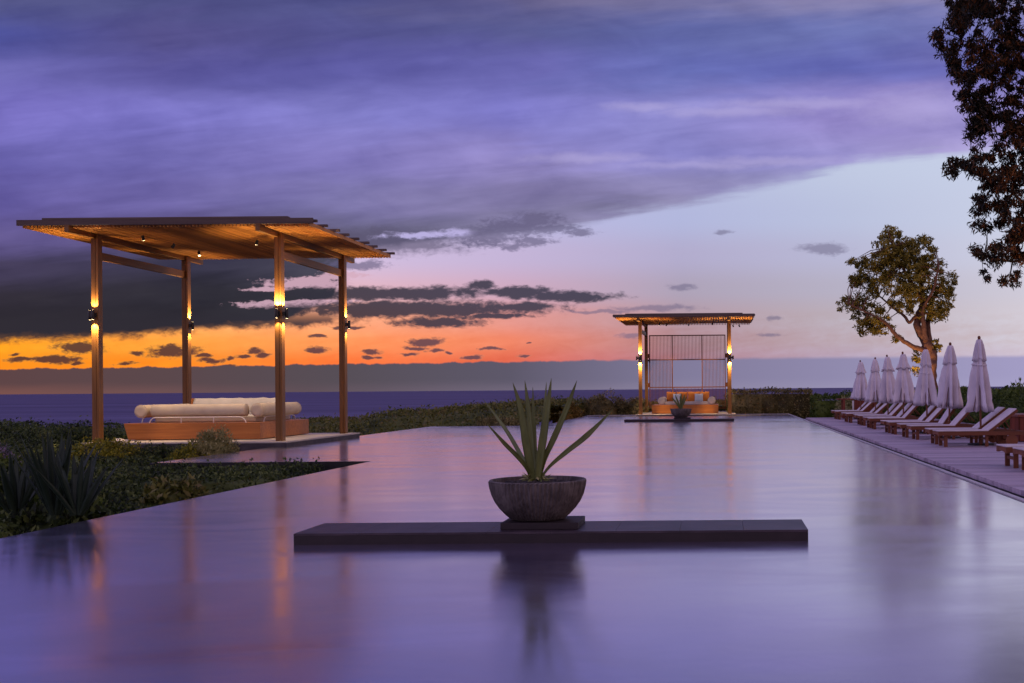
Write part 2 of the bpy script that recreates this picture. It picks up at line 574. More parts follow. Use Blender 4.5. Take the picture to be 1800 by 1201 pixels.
# ------------------------------------------------------------------ SKY
def build_world():
    w = bpy.data.worlds.new("World")
    scene.world = w
    w.use_nodes = True
    t = NT(w.node_tree)
    bg = w.node_tree.nodes['Background']
    tc = t.new('ShaderNodeTexCoord')
    sep = t.new('ShaderNodeSeparateXYZ')
    t.l.new(tc.outputs['Generated'], sep.inputs[0])
    dx, dy, dz = sep.outputs
    dyc = t.math('MAXIMUM', dy, 0.12)
    U = t.math('MULTIPLY_ADD', t.math('DIVIDE', dx, dyc), F, CX)       # bearing from the pool axis
    V = t.math('MULTIPLY', t.math('DIVIDE', dz, dyc), F)               # height over the horizon
    un = t.math('DIVIDE', U, 1800.0, clamp=True)
    UV = t.comb(U, V, 0.0)
    # cloud noises
    nA = t.noise(t.vmath('MULTIPLY', UV, (1 / 520, 1 / 95, 0)), 1.0, 5, 0.55, 0.5)     # long veils
    uvr = t.comb(U, t.math('MULTIPLY_ADD', U, -0.10, V))
    nB = t.noise(t.vmath('MULTIPLY', uvr, (1 / 260, 1 / 26, 0)), 1.0, 4, 0.55, 0.3)     # thin streaks
    nC = t.noise(t.vmath('MULTIPLY', UV, (1 / 34, 1 / 17, 0)), 1.0, 6, 0.62, 0.6)       # ragged edges
    nE = t.noise(t.vmath('MULTIPLY', UV, (1 / 11, 1 / 5.5, 0)), 1.0, 4, 0.6, 0.4)
    nF = t.noise(t.vmath('MULTIPLY', UV, (1 / 45, 1 / 30, 0)), 1.0, 2, 0.5)
    nG = t.noise(t.vmath('MULTIPLY_ADD', UV, (1 / 45, 1 / 30, 0), (37.3, 11.7, 0)), 1.0, 2, 0.5)
    nD = t.noise(t.vmath('MULTIPLY', UV, (1 / 150, 1 / 60, 0)), 1.0, 4, 0.55, 0.4)
    cA = t.math('SUBTRACT', nA, 0.5)
    cB = t.math('SUBTRACT', nB, 0.5)
    cC = t.math('SUBTRACT', nC, 0.5)
    cD = t.math('SUBTRACT', nD, 0.5)
    cE = t.math('SUBTRACT', nE, 0.5)
    WUV = t.vmath('ADD', UV, t.comb(t.math('MULTIPLY', t.math('SUBTRACT', nF, 0.5), 46.0), t.math('MULTIPLY', t.math('SUBTRACT', nG, 0.5), 15.0)))

    def grid(rows, vv, uu):
        col = None
        pv = None
        for v, stops in rows:
            st = [(min(1, x / 1800.0), lin(c)) for x, c in stops]
            c = t.ramp(uu, st, 'EASE' if False else 'LINEAR')
            if col is None:
                col = c
            else:
                col = t.mix(t.rng(vv, pv, v, smooth=True), col, c)
            pv = v
        return col
    X7 = (0, 300, 600, 900, 1200, 1500, 1800)

    def R(*cs):
        return list(zip(X7, cs))
    clear = grid([
        (50, R((250, 140, 30), (255, 140, 36), (248, 118, 58), (222, 104, 80), (172, 126, 138), (178, 158, 178), (198, 184, 200))),
        (85, R((255, 160, 34), (255, 158, 60), (255, 148, 88), (232, 128, 98), (172, 134, 142), (180, 162, 172), (200, 190, 200))),
        (125, R((255, 165, 60), (255, 170, 90), (252, 166, 120), (222, 146, 136), (174, 148, 160), (180, 168, 178), (202, 194, 204))),
        (175, R((225, 165, 150), (225, 165, 150), (222, 178, 190), (200, 164, 186), (168, 157, 178), (176, 171, 190), (198, 194, 208))),
        (235, R((200, 170, 190), (200, 170, 200), (204, 184, 216), (190, 174, 208), (172, 166, 198), (178, 178, 205), (198, 200, 218))),
        (300, R((190, 175, 215), (190, 175, 220), (190, 180, 224), (182, 178, 218), (172, 177, 213), (180, 187, 214), (194, 200, 221))),
        (400, R((180, 175, 215), (180, 175, 215), (182, 180, 220), (182, 184, 219), (178, 186, 217), (186, 195, 219), (192, 200, 223))),
    ], V, un)
    fire = t.math('MULTIPLY', t.rng(V, 150, 100), t.math('ADD', t.math('MULTIPLY', cC, 0.30), t.math('MULTIPLY', cB, 0.45)))
    clear = t.vmath('MULTIPLY', clear, t.comb(t.math('ADD', 1.0, t.math('MULTIPLY', fire, 0.45)), t.math('ADD', 1.0, fire), t.math('ADD', 1.0, t.math('MULTIPLY', fire, 1.3))))
    un2 = t.math('ADD', un, t.math('MULTIPLY', cA, 0.22), clamp=True)
    V2 = t.math('ADD', t.math('ADD', V, t.math('MULTIPLY', cA, 90)), t.math('MULTIPLY', cB, 34))
    deck = grid([
        (120, R((40, 36, 45), (38, 35, 45), (50, 49, 60), (74, 70, 92), (110, 108, 145), (150, 148, 185), (180, 180, 205))),
        (170, R((44, 39, 52), (42, 39, 51), (50, 48, 60), (84, 80, 104), (115, 112, 150), (150, 148, 185), (180, 180, 205))),
        (225, R((62, 54, 84), (54, 50, 72), (66, 62, 80), (94, 90, 112), (122, 118, 155), (150, 150, 190), (180, 180, 205))),
        (280, R((90, 78, 134), (84, 74, 122), (88, 82, 114), (104, 98, 128), (130, 122, 160), (152, 150, 190), (175, 175, 205))),
        (345, R((90, 80, 148), (102, 92, 156), (112, 104, 158), (118, 108, 156), (134, 126, 176), (148, 144, 192), (165, 160, 200))),
        (410, R((92, 84, 156), (104, 96, 166), (118, 108, 176), (130, 118, 180), (126, 120, 188), (138, 128, 190), (158, 145, 196))),
        (490, R((108, 98, 178), (116, 108, 188), (118, 112, 186), (116, 110, 188), (128, 122, 190), (132, 118, 184), (136, 124, 190))),
        (565, R((98, 92, 164), (84, 78, 146), (84, 80, 150), (92, 88, 158), (92, 96, 166), (92, 94, 168), (100, 96, 168))),
        (630, R((68, 70, 140), (80, 74, 132), (74, 72, 130), (80, 80, 134), (88, 92, 154), (98, 102, 164), (110, 106, 166))),
        (700, R((78, 78, 128), (70, 70, 122), (74, 74, 128), (96, 88, 128), (108, 102, 146), (124, 116, 160), (122, 116, 160))),
        (900, R((74, 76, 130), (70, 72, 128), (74, 76, 130), (84, 84, 134), (96, 98, 150), (108, 108, 160), (112, 110, 160))),
    ], V2, un2)
    streak = t.math('ADD', 1.0, t.math('ADD', t.math('MULTIPLY', cB, 0.48), t.math('MULTIPLY', cD, 0.70)))
    deck = t.vmath('MULTIPLY', t.vmath('MULTIPLY', deck, (1.13, 1.19, 1.08)), t.comb(streak, streak, t.math('MULTIPLY_ADD', t.math('SUBTRACT', streak, 1.0), 0.75, 1.0)))
    # lower edge of the cloud deck over the clear strip, as height over the horizon by bearing
    er = t.ramp(un, [(0.0, (0.105,) * 3), (0.10, (0.105,) * 3), (0.20, (0.118,) * 3), (0.28, (0.128,) * 3), (0.325, (0.165,) * 3), (0.345, (0.245,) * 3),
                     (0.40, (0.262,) * 3), (0.50, (0.282,) * 3), (0.56, (0.292,) * 3), (0.67, (0.326,) * 3), (0.78, (0.368,) * 3), (0.84, (0.400,) * 3), (0.95, (0.418,) * 3), (1.0, (0.424,) * 3)])
    edge = t.math('MULTIPLY', t.new('ShaderNodeRGBToBW').outputs[0], 1.0)
    t.l.new(er, edge.node.inputs[0].links[0].from_node.inputs[0])
    # softer towards the right, crisp above the orange strip
    soft = t.rng(un, 0.30, 0.75, 5.0, 15.0)
    ev = t.math('SUBTRACT', V, t.math('MULTIPLY', edge, 1000.0))
    ev = t.math('ADD', ev, t.math('MULTIPLY', cC, t.rng(un, 0.3, 0.6, 20.0, 9.0)))
    ev = t.math('ADD', ev, t.math('MULTIPLY', cB, t.rng(un, 0.35, 0.6, 4.0, 58.0)))
    dmask = t.rng(t.math('DIVIDE', ev, soft), -1.0, 1.0)
    sky = t.mix(dmask, clear, deck)

    def blobs(lst, amp, width=0.35, ampE=None):
        best = None
        for (x, y, rx, ry) in lst:
            vy = (692.5 - 0.00795 * (x - 120)) - y
            q = t.vmath('MULTIPLY_ADD', WUV, (1 / rx, 1 / ry, 0), (-x / rx, -vy / ry, 0))
            # flat-bottomed clouds
            L = t.vmath('LENGTH', q)
            best = L if best is None else t.math('MINIMUM', best, L)
        return t.rng(t.math('ADD', best, t.math('ADD', t.math('MULTIPLY', cC, amp), t.math('MULTIPLY', cE, amp * 1.15 if ampE is None else ampE))), 1.0 + width, 1.0 - width)

    pale = blobs([(1135, 188, 60, 7), (1290, 196, 110, 8), (1420, 182, 150, 9), (1240, 290, 110, 6), (1350, 284, 120, 7), (1620, 190, 90, 26), (1040, 278, 90, 7)], 0.9, 0.9, 0.4)
    sky = t.mix(t.math('MULTIPLY', pale, 0.42), sky, lin((182, 172, 216)))
    # pale gaps in the dark deck
    gaps = blobs([(545, 497, 70, 10), (470, 508, 45, 4), (505, 535, 80, 6), (600, 485, 40, 8), (575, 530, 60, 4)], 1.6, 0.3)
    sky = t.mix(t.math('MULTIPLY', gaps, 0.85), sky, lin((206, 166, 184)))
    bright = blobs([(745, 414, 62, 7), (810, 410, 30, 8)], 1.4, 0.5)
    sky = t.mix(t.math('MULTIPLY', bright, 0.85), sky, lin((188, 178, 226)))
    # dusky veil and ragged wisps at the deck's edge
    veil = blobs([(640, 425, 190, 22), (700, 432, 110, 10)], 0.8, 0.5)
    veil = t.math('MULTIPLY', veil, t.math('SUBTRACT', 1.0, bright))
    sky = t.mix(t.math('MULTIPLY', veil, 0.75), sky, lin((88, 82, 108)))
    wisps = blobs([(862, 418, 52, 16), (905, 402, 60, 17), (945, 388, 42, 13), (975, 402, 44, 7), (905, 433, 20, 7), (940, 424, 34, 6), (1018, 408, 26, 6), (630, 466, 46, 8)], 1.7, 0.5)
    sky = t.mix(t.math('MULTIPLY', wisps, 0.72), sky, lin((96, 90, 122)))
    # dark cloud fingers
    fing = blobs([(690, 516, 180, 12), (846, 503, 26, 10), (912, 514, 66, 10), (1005, 521, 78, 10), (720, 544, 240, 15), (925, 539, 50, 8), (872, 556, 66, 5), (770, 567, 76, 9)], 1.3, 0.36, 0.9)
    mass = blobs([(30, 562, 330, 36), (340, 548, 330, 30), (480, 556, 120, 17)], 0.7, 0.24, 0.35)
    fing = t.math('MAXIMUM', fing, t.math('MULTIPLY', mass, t.rng(V, 158, 118)))
    sky = t.mix(t.math('MULTIPLY', fing, 0.95), sky, t.mix(t.rng(U, 300, 1000), lin((45, 42, 51)), lin((60, 59, 76))))
    small = blobs([(750, 601, 36, 6), (727, 612, 22, 3), (658, 619, 15, 4), (655, 628, 18, 3), (768, 617, 14, 4), (720, 623, 18, 3), (827, 627, 19, 4), (792, 622, 9, 2.5), (867, 614, 20, 3),
                   (922, 625, 15, 3), (928, 603, 7, 2), (135, 611, 40, 11), (100, 632, 44, 6), (36, 633, 26, 5), (132, 638, 15, 3), (25, 623, 9, 3), (305, 618, 38, 11), (244, 623, 15, 4),
                   (222, 639, 19, 3), (372, 633, 24, 5), (358, 625, 20, 3), (404, 630, 9, 3), (428, 626, 15, 3), (445, 618, 15, 4), (460, 624, 10, 4), (404, 643, 19, 3), (553, 615, 27, 6), (560, 591, 12, 3), (610, 575, 26, 3)], 1.35, 0.42, 1.5)
    rim = t.math('MULTIPLY', t.math('MULTIPLY', small, t.math('SUBTRACT', 1.0, small)), 1.6)
    sky = t.mix(rim, sky, t.mix(t.rng(U, 200, 1000), lin((255, 176, 60)), lin((255, 150, 112))))
    sky = t.mix(t.math('MULTIPLY', small, 0.92), sky, t.mix(t.rng(U, 200, 1000), lin((64, 46, 50)), lin((98, 72, 84))))
    faint = blobs([(1450, 437, 36, 10), (1200, 505, 22, 5), (1150, 543, 70, 5), (1362, 559, 14, 4), (1357, 589, 22, 4), (1105, 590, 20, 4), (1276, 408, 14, 4), (1060, 548, 60, 3)], 1.2, 0.5)
    sky = t.mix(t.math('MULTIPLY', faint, 0.6), sky, lin((104, 98, 128)))
    # cloud bank along the horizon
    bt = t.math('ADD', t.rng(U, 0, 1300, 44.0, 53.0, smooth=False), t.math('MULTIPLY', t.math('SUBTRACT', t.noise(t.vmath('MULTIPLY', UV, (1 / 46, 0, 0)), 1.0, 5, 0.6), 0.5), t.rng(U, 900, 1300, 17.0, 4.0)))
    bw = t.rng(U, 800, 1500, 1.6, 4.0)
    bm = t.rng(t.math('DIVIDE', t.math('SUBTRACT', V, bt), bw), 1.0, -1.0)
    bank = t.ramp(un, [(x / 1800.0, lin(c)) for x, c in ((0, (90, 66, 68)), (300, (87, 69, 73)), (600, (83, 75, 83)), (900, (90, 85, 102)), (1200, (124, 118, 148)), (1500, (140, 134, 168)), (1800, (156, 150, 188)))])
    bank2 = t.mix(t.rng(t.math('ADD', V, t.math('MULTIPLY', cB, 14)), 22, 0, 0, 0.45), bank, t.ramp(un, [(0, lin((140, 90, 80))), (0.3, lin((100, 80, 88))), (1.0, lin((165, 160, 195)))]))
    sky = t.mix(bm, sky, bank2)
    # the half of the sky behind the camera
    back = t.ramp(t.math('MULTIPLY_ADD', dz, 0.5, 0.5), [(0.5, BACK_LOW), (0.7, BACK_MID), (1.0, BACK_TOP)])
    back = t.vmath('MULTIPLY', back, t.ramp(t.math('MULTIPLY_ADD', dx, 0.5, 0.5), [(0.08, (1.15, 1.2, 1.55)), (0.45, (0.75, 0.75, 0.80)), (0.92, (1.25, 1.04, 0.84))]))
    sky = t.mix(t.rng(dy, 0.42, 0.05), sky, back)
    # faint air-glow of the sky model, sun just below the horizon
    ns = t.new('ShaderNodeTexSky', sky_type='NISHITA')
    ns.sun_disc = False
    ns.sun_elevation = math.radians(1.0)
    ns.sun_rotation = math.radians(-62)
    add = t.vmath('MULTIPLY_ADD', ns.outputs[0], (0.0004, 0.0004, 0.0004), sky)
    t.l.new(add, bg.inputs['Color'])
    bg.inputs['Strength'].default_value = 1.0


BACK_LOW = (0.66, 0.50, 0.62)
BACK_MID = (0.54, 0.43, 0.60)
BACK_TOP = (0.26, 0.22, 0.40)
build_world()

sun_d = bpy.data.lights.new('sun', 'SUN')
sun_d.energy = 0.05
sun_d.angle = math.radians(25)
sun_d.color = (1.0, 0.6, 0.35)
sun = bpy.data.objects.new('sun', sun_d)
COL.objects.link(sun)
sun.rotation_euler = Vector((math.sin(math.radians(62)), -math.cos(math.radians(62)), -0.12)).to_track_quat('-Z', 'Y').to_euler()

# ------------------------------------------------------------------ SETTING
PX0, PX1 = -7.0, 3.63            # main pool sides
BAY = -11.4                       # far side of the bay by the pavilion
TY0, TY1 = 21.7, 42.6             # the bay's near and far edge
PEND = 58.4                       # far end of the pool
PNEAR = 1.2
pool_poly = [(PX0, PNEAR), (PX1, PNEAR), (PX1, PEND), (PX0 - 0.25, PEND), (PX0, TY1), (BAY, TY1), (BAY, TY0), (PX0, TY0)]


def water_material():
    """still pool at dusk: strong sky mirror over a deep blue body, softened by small ripples"""
    m, t, bs = new_mat('pool_water')
    geo = t.new('ShaderNodeNewGeometry')
    pos = geo.outputs['Position']
    n1 = t.noise(t.vmath('MULTIPLY', pos, (0.55, 0.32, 1)), 1.0, 3, 0.55, 0.6)
    n2 = t.noise(t.vmath('MULTIPLY', pos, (3.0, 4.0, 1)), 1.0, 3, 0.6, 0.3)
    n3 = t.noise(t.vmath('MULTIPLY', pos, (0.30, 0.8, 1)), 1.0, 4, 0.6, 1.4)
    h = t.math('ADD', t.math('MULTIPLY', n1, 0.008), t.math('ADD', t.math('MULTIPLY', n2, 0.0012), t.math('MULTIPLY', n3, 0.0022)))
    b = t.new('ShaderNodeBump')
    b.inputs['Strength'].default_value = 0.5
    b.inputs['Distance'].default_value = 1.0
    t.put(b.inputs['Height'], h)
    gl = t.new('ShaderNodeBsdfGlossy')
    gl.distribution = 'MULTI_GGX'
    gl.inputs['Color'].default_value = (1.0, 0.95, 0.98, 1)
    t.put(gl.inputs['Roughness'], t.rng(n3, 0.34, 0.68, 0.155, 0.225))
    t.l.new(b.outputs['Normal'], gl.inputs['Normal'])
    df = t.new('ShaderNodeBsdfDiffuse')
    df.inputs['Color'].default_value = (0.085, 0.070, 0.17, 1)
    lw = t.new('ShaderNodeLayerWeight')
    lw.inputs['Blend'].default_value = 0.5
    f = t.rng(lw.outputs['Facing'], 0.70, 0.97, 0.64, 0.97, smooth=False)
    mx = t.new('ShaderNodeMixShader')
    t.put(mx.inputs[0], f)
    t.l.new(df.outputs[0], mx.inputs[1])
    t.l.new(gl.outputs[0], mx.inputs[2])
    m.node_tree.nodes.remove(bs)
    t.l.new(mx.outputs[0], m.node_tree.nodes['Material Output'].inputs['Surface'])
    return m


def sea_material():
    m, t, bs = new_mat('sea_water')
    geo = t.new('ShaderNodeNewGeometry')
    n = t.noise(t.vmath('MULTIPLY', geo.outputs['Position'], (0.0016, 0.009, 1)), 1.0, 5, 0.65)
    t.put(bs.inputs['Base Color'], t.ramp(n, [(0.32, (0.080, 0.070, 0.155)), (0.68, (0.165, 0.150, 0.29))]))
    bs.inputs['Roughness'].default_value = 0.75
    bs.inputs['Specular IOR Level'].default_value = 0.05
    return m


M['water'] = water_material()
M['sea'] = sea_material()
M['earth'] = plain_mat('dark_earth', (0.02, 0.022, 0.012), (0.05, 0.05, 0.028), 0.8, 0.95, 0.5, 0.05, spec=0.1)


def poly_sheet(name, poly, z, mat, kind='structure', depth=0.0):
    mb = MB()
    n = len(poly)
    mb.add([(x, y, z) for x, y in poly], [tuple(range(n))])
    if depth:
        for i in range(n):
            (xa, ya), (xb, yb) = poly[i], poly[(i + 1) % n]
            mb.add([(xa, ya, z), (xa, ya, z - depth), (xb, yb, z - depth), (xb, yb, z)], [(0, 1, 2, 3)])
    o = mb.build(name, mat)
    tag(o, kind=kind)
    return o


poly_sheet('pool_water', pool_poly, 0.0, M['water'])
# basin walls: a hair wider than the sheet of water, spilling edge on the left
grow = 0.035
basin_poly = [(PX0 - grow, PNEAR - grow), (PX1 + grow, PNEAR - grow), (PX1 + grow, PEND + grow), (PX0 - 0.25 - grow, PEND + grow), (PX0 - grow, TY1 + grow), (BAY - grow, TY1 + grow), (BAY - grow, TY0 - grow), (PX0 - grow, TY0 - grow)]
poly_sheet('pool_basin', basin_poly, -0.006, M['basin'], depth=1.6)


def ground_z(x, y):
    z = -0.95
    if x > 4:
        z += min(1, (x - 4) / 4) * 0.85
    if y > 66:
        z -= (y - 66) * 0.11
    return max(z, -30)


gm = MB()
xs = [-3000, -900, -300, -120, -80, -60, -45, -35, -28, -22, -18, -15, -12, -9, -6, -3, 0, 3, 4, 5, 6, 7, 8, 10, 13, 17, 22, 30, 45, 70, 120, 300, 900, 3000]
ys = [-60, -20, -5, 0, 5, 10, 15, 20, 25, 30, 35, 40, 45, 50, 55, 60, 66, 72, 80, 95, 120, 160, 220, 330]
gv = [(x, y, ground_z(x, y) + 0.06 * mnoise.noise(Vector((x * .3, y * .3, 0)))) for y in ys for x in xs]
gf = [(j * len(xs) + i, j * len(xs) + i + 1, (j + 1) * len(xs) + i + 1, (j + 1) * len(xs) + i) for j in range(len(ys) - 1) for i in range(len(xs) - 1)]
gm.add(gv, gf, 0, True)
tag(gm.build('ground', M['earth']), kind='structure')

sm = MB()
SX, SY = 120000, 140000
sxs = [-SX, -20000, -5000, -1000, 0, 1000, 5000, 20000, SX]
sys_ = [110, 200, 400, 1000, 3000, 10000, 30000, SY]
sm.add([(x, y, -13.0) for y in sys_ for x in sxs], [(j * 9 + i, j * 9 + i + 1, (j + 1) * 9 + i + 1, (j + 1) * 9 + i) for j in range(len(sys_) - 1) for i in range(8)])
tag(sm.build('sea', M['sea']), kind='structure')

# coping lip, gutter slot and boarded deck on the right
cp = MB()
y = PNEAR
k = 0
while y < PEND:
    y2 = min(PEND, y + 1.2)
    dz = 0.004 * mnoise.noise(Vector((k * 3.1, 0, 0)))
    cp.box(PX1 + 0.04, PX1 + 0.115, y, y2 - 0.006, -0.1, 0.016 + dz)
    y = y2
    k += 1
x = PX0 - 0.2
while x < PX1 + 0.1:
    x2 = min(PX1 + 0.115, x + 1.2)
    cp.box(x, x2 - 0.006, PEND + 0.04, PEND + 0.13, -0.1, 0.02)
    x = x2
tag(cp.build('pool_coping', M['lip'], bevel=0.006), kind='structure')
gt = MB()
gt.box(PX1 + 0.118, PX1 + 0.27, PNEAR, 49.0, -0.3, -0.05)
tag(gt.build('gutter', M['basin']), kind='structure')
DX0, DX1, DY1 = PX1 + 0.27, 9.2, 49.0
dk = MB()
y = -1.0
while y < DY1:
    # each row of boards is broken at a butt joint
    cut = DX0 + 1.2 + RNG.random() * 3.2
    dz = RNG.normal(0, 0.0012)
    dk.box(DX0 + RNG.random() * 0.01, cut - 0.003, y, y + 0.134, -0.02, 0.05 + dz)
    dk.box(cut + 0.003, DX1, y, y + 0.134, -0.02, 0.05 - dz)
    y += 0.142
tag(dk.build('deck', M['deck']), kind='structure')
db = MB()
db.box(DX0 + 0.02, DX1 - 0.02, -1.0, DY1 - 0.05, -0.6, -0.024)
tag(db.build('deck_base', M['dark_side']), kind='structure')


# ------------------------------------------------------------------ PAVILIONS
def sconce(post, x, y, z, nx, ny):
    """up-and-down wall lamp held off the face with outward normal (nx, ny)"""
    mb = MB()
    cx, cy = x + nx * 0.095, y + ny * 0.095
    mb.lathe([(0.0, -0.12), (0.036, -0.12), (0.040, -0.113), (0.040, 0.113), (0.036, 0.12), (0.0, 0.12)], 18, 0, c=(cx, cy, z))
    mb.box(min(x, x + nx * 0.06) - abs(ny) * 0.055, max(x, x + nx * 0.06) + abs(ny) * 0.055, min(y, y + ny * 0.06) - abs(nx) * 0.055, max(y, y + ny * 0.06) + abs(nx) * 0.055, z - 0.05, z + 0.05)
    # glowing lens at both ends
    for s in (-1, 1):
        mb.lathe([(0.0, s * 0.1205), (0.026, s * 0.1205)], 14, 1, c=(cx, cy, z + s * 0.001))
    return mb.build('wall_lamp', [M['black_metal'], M['lens']], post), (cx, cy)


def pavilion(label, loc, H, sconces, spots, zs, screen=False, px=(-2.55, 2.65), ply=(-0.3, 5.3), plat_t=0.15):
    root = thing('pavilion', label, 'pavilion', loc)
    PXs, PYs = (-2.34, 2.34), (0.0, 4.65)
    # platform: pale top boards on a dark slab
    mb = MB()
    nb = 9
    wd = (ply[1] - ply[0]) / nb
    for i in range(nb):
        for j in range(4):
            ww = (px[1] - px[0]) / 4
            mb.box(px[0] + j * ww, px[0] + (j + 1) * ww - 0.006, ply[0] + i * wd, ply[0] + (i + 1) * wd - 0.006, -0.035, 0.0)
    mb.build('platform_top', M['platform'], root)
    mb = MB()
    mb.box(px[0] + 0.015, px[1] - 0.015, ply[0] + 0.015, ply[1] - 0.015, -plat_t - 1.0, -0.037)
    mb.build('platform_slab', M['dark_side'], root)
    zb = H - 0.13                      # underside of the rafters
    for ix, x in enumerate(PXs):
        for iy, y in enumerate(PYs):
            mb = MB()
            mb.box(x - 0.09, x + 0.026, y, y + 0.2, 0.0, zb)
            mb.box(x + 0.034, x + 0.09, y, y + 0.2, 0.0, H - 0.01)
            mb.box(x + 0.024, x + 0.036, y + 0.02, y + 0.18, 0.0, zb - 0.01)
            post = mb.build('post', M['teak'], root, bevel=0.006)
            for (sx, sy, face, pu, pd) in sconces:
                if (sx, sy) != (ix, iy):
                    continue
                n = {'front': (0, -1), 'left': (-1, 0), 'right': (1, 0)}[face]
                fx = {'front': x - 0.0, 'left': x - 0.09, 'right': x + 0.09}[face]
                fy = y if face == 'front' else y + 0.1
                _, (lx, ly) = sconce(post, fx, fy, zs, *n)
                if pu:
                    spot_light('lamp_glow', (lx, ly, zs + 0.15), (-n[0] * 0.2, -n[1] * 0.2, 1), pu, 100, root)
                if pd:
                    spot_light('lamp_glow', (lx, ly, zs - 0.15), (-n[0] * 0.2, -n[1] * 0.2, -1), pd, 75, root)
    for x in PXs:
        mb = MB()
        mb.box(x - 0.085, x + 0.022, -1.12, 5.78, zb + 0.001, zb + 0.185)
        mb.build('rafter', M['teak_y'], root, bevel=0.005)
        mb = MB()
        mb.box(x - 0.06, x + 0.02, 0.2, 4.65, H - 0.65, H - 0.45)
        mb.build('tie_beam', M['teak_y'], root, bevel=0.005)
    # slatted roof
    RX, RY0, RY1 = 3.52, -1.0, 5.6
    n = 80
    mb = MB()
    for i in range(n):
        x = -RX + 2 * RX * i / (n - 1)
        if any(abs(x - (q - 0.03)) < 0.075 for q in PXs):
            mb.box(x - 0.016, x + 0.016, RY0, RY1, H + 0.062, H + 0.10)
            continue
        mb.box(x - 0.016, x + 0.016, RY0 + RNG.random() * 0.02, RY1 - RNG.random() * 0.03, H + RNG.random() * 0.006, H + 0.10)
    roof = mb.build('roof_slats', M['slat'], root)
    mb = MB()
    for i in range(9):
        y = RY0 + 0.1 + (RY1 - RY0 - 0.2) * i / 8
        e = 0.04 * RNG.random()
        mb.box(-RX - 0.13 - e, RX + 0.13 + e, y - 0.045, y + 0.045, H + 0.101, H + 0.165)
    mb.build('roof_battens', M['weathered'], root)
    mb = MB()
    mb.box(-RX - 0.12, RX + 0.12, RY0 - 0.06, RY0 - 0.005, H + 0.05, H + 0.19)
    mb.box(-RX + 0.5, RX - 0.5, RY0 - 0.05, RY0 + 0.12, H + 0.192, H + 0.235)
    mb.build('fascia', M['weathered'], root, bevel=0.004)
    for (x, y, aim, pw) in spots:
        mb = MB()
        top = Vector((x, y, H - 0.02))
        a = Vector(aim).normalized()
        c0 = top + Vector((0, 0, -0.07))
        mb.tube([top, c0], 0.012, 8)
        mb.tube([c0 - a * 0.05, c0 + a * 0.07], [0.035, 0.04], 14)
        mb.tube([c0 + a * 0.071, c0 + a * 0.073], [0.034, 0.034], 14, 1 if pw else 0)
        mb.build('ceiling_spot', [M['black_metal'], M['lens']], root)
        if pw:
            spot_light('spot_beam', c0 + a * 0.09, a, pw, 64, root, (1.0, 0.70, 0.40), 0.03)
    if screen:
        ys = 4.75
        x0, x1 = -2.15, 2.13
        zt = 4.36
        xc = (-0.87, 0.83)
        zr = (2.98, 1.42, 0.22)
        mb = MB()
        for x in (x0, x1, *xc):
            mb.box(x - 0.028, x + 0.028, ys - 0.03, ys + 0.03, zr[2] if x in (x0, x1) else zr[2], zt)
        for z in (zt, *zr):
            mb.box(x0 - 0.028, x1 + 0.028, ys - 0.034, ys + 0.034, z - 0.028, z + 0.028)
        mb.build('screen_frame', M['lounger_z'], root)
        mb = MB()
        x = x0 + 0.075
        while x < x1 - 0.03:
            mb.box(x - 0.011, x + 0.011, ys - 0.012, ys + 0.012, zr[0] + 0.03, zt - 0.03)
            mb.box(x - 0.011, x + 0.011, ys - 0.012, ys + 0.012, zr[2] + 0.03, zr[1] - 0.03)
            if not (xc[0] < x < xc[1]):
                mb.box(x - 0.011, x + 0.011, ys - 0.012, ys + 0.012, zr[1] + 0.03, zr[0] - 0.03)
            x += 0.079
        mb.build('screen_rods', M['lounger_z'], root)
        for z in (3.2, 1.55):
            for (a, b) in ((-2.25, x0 - 0.03), (x1 + 0.03, 2.25)):
                mb = MB()
                mb.box(a, b, ys - 0.08, ys + 0.08, z - 0.12, z + 0.12)
                mb.build('screen_bracket', M['lounger_z'], root, bevel=0.004)
    return root


NEAR = (-13.6, 27.6, 0.15)
FAR = (-1.81, 56.6, 0.08)
pavilion('large slatted-roof timber pavilion on the left standing over the pool bay before the sea', NEAR, 5.34,
         [(0, 0, 'front', 80, 210), (0, 0, 'left', 190, 60), (1, 0, 'front', 240, 45), (1, 0, 'right', 170, 150), (0, 1, 'right', 200, 100), (1, 1, 'right', 170, 100)],
         [(-1.2, 0.2, (0.1, 0.35, -1), 260), (-1.2, 1.75, (-0.5, 0.1, -0.6), 0), (-1.3, 3.4, (0.25, -0.2, -1), 260), (1.3, 1.2, (-0.3, 0.2, -1), 320)], 3.26)
pavilion('small distant timber pavilion with an upright rod screen at the far end of the pool', FAR, 4.98,
         [(0, 0, 'front', 400, 560), (0, 0, 'left', 120, 120), (1, 0, 'front', 400, 560), (1, 0, 'right', 120, 120), (0, 1, 'right', 200, 200)],
         [(-1.45, 2.6, (0.15, 0.42, -1), 560), (-1.1, 3.4, (-0.4, 0.2, -0.7), 0), (0.1, 3.4, (0.3, 0.1, -0.8), 0), (1.45, 2.6, (-0.1, 0.42, -1), 560), (2.6, 4.9, (0.3, 0.1, -0.8), 0), (2.95, 4.9, (0.4, 0.1, -0.8), 0)], 2.95, screen=True)


